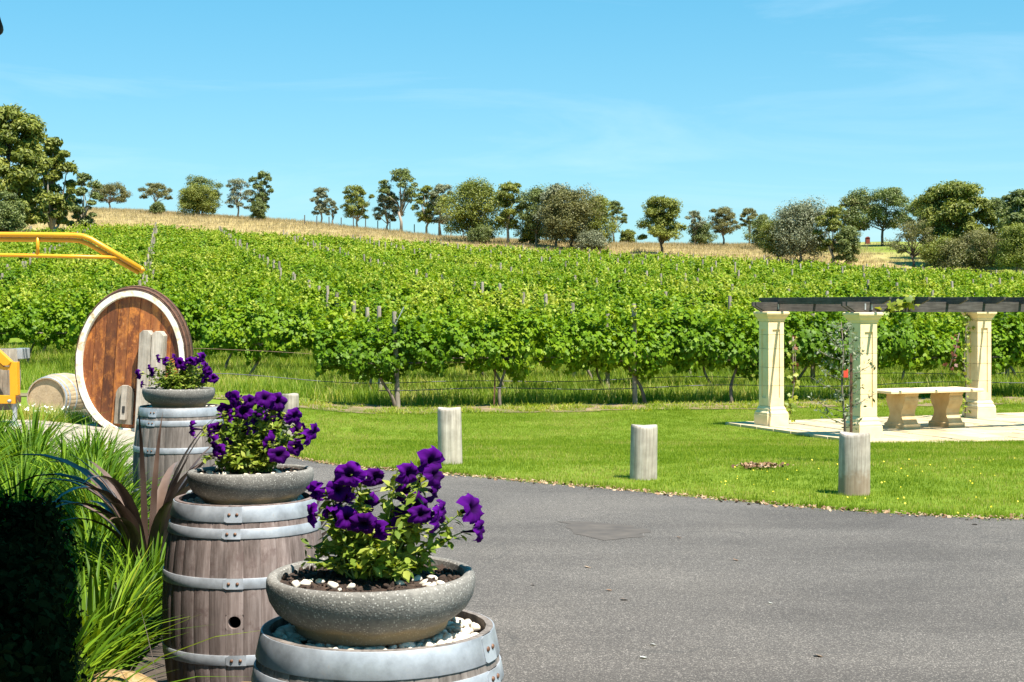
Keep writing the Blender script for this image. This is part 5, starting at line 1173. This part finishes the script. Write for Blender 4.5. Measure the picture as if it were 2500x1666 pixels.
# sandstone boulders
def boulder(loc, s_, seed, label):
    b2 = bmesh.new(); bmesh.ops.create_icosphere(b2, subdivisions=4, radius=1); r_ = random.Random(seed); ks = [(Vector((r_.gauss(0, 1), r_.gauss(0, 1), r_.gauss(0, 1))).normalized(), r_.uniform(.62, .85)) for _ in range(14)]
    for v in b2.verts:
        for (d, c) in ks:
            q = v.co.dot(d)-c
            if q > 0: v.co -= d*q*.9
        v.co *= 1+.02*math.sin(v.co.x*9+seed)+.015*math.sin(v.co.y*13)+.012*math.sin(v.co.z*17)
    me = bpy.data.meshes.new('sandstone_boulder'); b2.to_mesh(me); b2.free(); me.materials.append(MT['sandstone']); me.polygons.foreach_set('use_smooth', [True]*len(me.polygons)); o = obj('sandstone_boulder', me); o.location = loc; o.scale = s_; tag(o, label, 'rock')
boulder((-1.43, 5.72, .78), (.26, .2, .27), 1, 'tan sandstone boulder among strap leaves beside the bung hole barrel')
boulder((-1.0, 5.72, .72), (.30, .18, .26), 2, 'ochre sandstone boulder at the foot of the bung hole barrel')
boulder((-1.75, 5.5, .72), (.2, .18, .2), 3, 'small sandstone boulder at the edge of the added roof shade')
# white alyssum near the lying barrel, litter, small yellow lawn flowers
def specks(name, label, cat, P, Nn, S, mat): o = cloud(name, *lq, P, frames(Nn), S, MT[mat]); return tag(o, label, cat, kind='stuff')
n = 60; P = np.stack([-6.9+rng.normal(size=n)*.35, 22.6+rng.normal(size=n)*.12, 0*np.arange(n)], 1); P[:, 2] = terrain(P[:, 0], P[:, 1])+.12+.12*rng.random(n); specks('alyssum', 'tiny white flowers below the lying barrel', 'flowers', P, rng.normal(size=(n, 3))*.4+np.array([0, -.6, .8]), .035*(.6+.7*rng.random(n)), 'alyssum')
ap = [(-6.9+random.gauss(0, .5), 22.55+random.gauss(0, .2)) for _ in range(26)]
instancer('yard_weeds', [(x, y, tz(x, y)) for x, y in ap], rng.random(26)*6.28, .5+.2*rng.random(26), tm, rng.integers(0, 5, 26), MT['tall'], 'short green weeds in front of the lying barrel', 'weeds')
Ps = []
for a, b in zip(edge[:-1], edge[1:]):
    L = (b-a).length
    for k in range(int(L*170)): q = a+(b-a)*random.random()+Vector((random.gauss(0, .05), random.gauss(-.0, .1))); Ps.append((q.x, q.y, tz(q.x, q.y)+.022))
Ps = np.array(Ps); specks('leaf_litter', 'dry brown leaf litter along the asphalt edge', 'litter', Ps, rng.normal(size=(len(Ps), 3))*.35+np.array([0, 0, 1]), .016+.03*rng.random(len(Ps))**2, 'litter')
lit = [(1225, 1350), (1400, 1363), (1435, 1385), (1770, 1394), (1690, 1292), (1500, 1490), (2420, 1430), (1480, 1520), (1880, 1515), (1350, 1310), (1560, 1240), (2240, 1210)]
for i, (x, y) in enumerate(lit):
    h_ = hit(x*D, y*D); o = cloud('fallen_leaf', *lq, np.zeros((1, 3)), frames(np.array([[.2, .1, 1.]])), np.array([.03+.025*random.random()]), MT['alyssum'] if i in (3, 5, 7) else MT['litter']); o.location = h_+Vector((0, 0, .022)); tag(o, 'small pale scrap lying on the asphalt' if i in (3, 5, 7) else 'small dry brown leaf lying on the asphalt', 'litter', 'pale scraps on the drive' if i in (3, 5, 7) else 'fallen leaves on the drive')
n = 260; c = hit(1745*D, 1078*D); P = np.stack([c.x+rng.normal(size=n)*.13, c.y+rng.normal(size=n)*.1, 0*np.arange(n)], 1); P[:, 2] = terrain(P[:, 0], P[:, 1])+.03+.04*rng.random(n); specks('grass_clippings', 'little heap of dry brown clippings on the lawn', 'clippings', P, rng.normal(size=(n, 3))*.7+np.array([0, 0, 1]), .02+.035*rng.random(n), 'litter')
n = 60; P = []
for k in range(n):
    h_ = hit(random.uniform(1650, 2353)*D, (1060+abs(random.gauss(0, 55)))*D)
    if not inpoly(np.array([h_.x]), np.array([h_.y]), drive)[0]: P.append((h_.x, h_.y, h_.z+.045))
P = np.array(P); specks('lawn_flowers', 'tiny yellow flowers dotted through the lawn', 'flowers', P, rng.normal(size=(len(P), 3))*.3+np.array([0, -.5, 1]), .012+.01*rng.random(len(P)), 'yflower')

# ------------------------------------------------------------------ unseen building parts added to shade the bed (above and left of the view)
RZ_ = 4.4; bld = empty('shade_building', (-3.85, 2.0, .6)); tag(bld, 'unseen roof and walls added to shade the strap leaf bed', 'building'); bo = bld.location
sh = (RZ_-1.1)/math.tan(R(SUN_EL)); off = Vector((math.sin(R(SUN_AZ)), math.cos(R(SUN_AZ)), 0))*sh      # where the roof edge must be for its shadow line
pts = [Vector((-.286*y, y, 0))+off for y in (2.6, 10.8)]
roof = [(pts[0].x, pts[0].y), (pts[1].x, pts[1].y), (-5.5, pts[1].y), (-5.5, pts[0].y)]
m = MB(); m.prism([(x-bo.x, y-bo.y) for x, y in roof], RZ_-bo.z, RZ_+.18-bo.z); m.build('shade_roof', MT['dark'], bld)
m = MB(); m.box((0, 5.3-bo.y, 1.87), (.24, 8.0, 3.86)); m.build('sky_block_side_wall', MT['sky_block_brick'], bld)  # wall added out of view to block sky light from the left
m = MB(); m.box((.89, 1.5-bo.y, 1.87), (1.5, .24, 3.86)); m.build('sky_block_front_wall', MT['sky_block_brick'], bld)  # added to cut the sky light reaching the bed from behind

# dark lamp hanging under the added roof, just inside the view
q = W(-4, 62, 8.0); lt = empty('hanging_lamp', (q.x, q.y, q.z-.05)); tag(lt, 'dark pear shaped lamp hanging under the added roof edge', 'lamp')
m = MB(); m.lathe([(0, .002), (.012, .0), (.022, .01), (.0265, .026), (.024, .045), (.014, .075), (.007, .1), (0, .1)], 20); m.build('lamp_body', MT['dark'], lt, 'all')
m = MB(); m.tube([(-.004, 0, .095), (-.004, 0, RZ_-lt.location.z+.02)], .004, 6); m.build('rod', MT['dark'], lt)

# near-black leaf mass added to stand in for the corner's deep shade
MT['shade_mass'] = leafmat('shade_mass_leaf', [(0, (.006, .009, .003)), (.6, (.011, .018, .006)), (1, (.020, .032, .011))], .05, .5, (1, 1, .8), spec=.0)  # deep shade is put into this near-black leaf colour
hb = tz(-2, 5.4); hg = empty('added_shade_mass', (-1.9, 5.3, hb)); tag(hg, 'added near-black leaf mass standing in for deep shade', 'shade_mass')
n = 60000; yy = 4.1+2.6*rng.random(n); xr_ = -.292*yy-.02; xl_ = -.40*yy-.25; ff_ = rng.random(n); zz = rng.random(n)*.86; xx = xl_+(xr_-xl_)*ff_  # right side laid along the camera's sight line to draw the shade edge
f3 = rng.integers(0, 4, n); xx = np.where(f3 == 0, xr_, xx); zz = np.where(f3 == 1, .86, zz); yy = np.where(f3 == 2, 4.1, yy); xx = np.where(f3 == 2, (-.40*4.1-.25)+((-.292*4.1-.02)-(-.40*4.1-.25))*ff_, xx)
kz = np.clip(zz/.86, 0, 1)**3; xx = xx-kz*.1*(ff_ > .6)-np.where(f3 == 0, kz*.1, 0)     # rounded shoulder, uneven top
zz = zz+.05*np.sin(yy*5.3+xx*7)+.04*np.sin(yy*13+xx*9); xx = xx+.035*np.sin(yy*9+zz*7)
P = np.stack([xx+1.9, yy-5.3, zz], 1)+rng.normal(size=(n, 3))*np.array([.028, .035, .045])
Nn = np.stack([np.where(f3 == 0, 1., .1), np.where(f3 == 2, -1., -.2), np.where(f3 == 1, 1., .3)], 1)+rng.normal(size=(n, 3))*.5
cloud('foliage', PLV, PLF, P, frames(Nn), .026+.02*rng.random(n), MT['shade_mass'], None, hg)  # leaves of the added shade mass
m = MB()
for k in range(6):
    y_ = 4.4+.4*k; x_ = -.345*y_-.1; m.tube([(x_+1.9, y_-5.3, -.05), (x_+1.92, y_-5.3, .5), (x_+1.88, y_-5.3, .82)], [.025, .02, .01], 6)
m.build('stems', MT['darkbark'], hg, 'all')
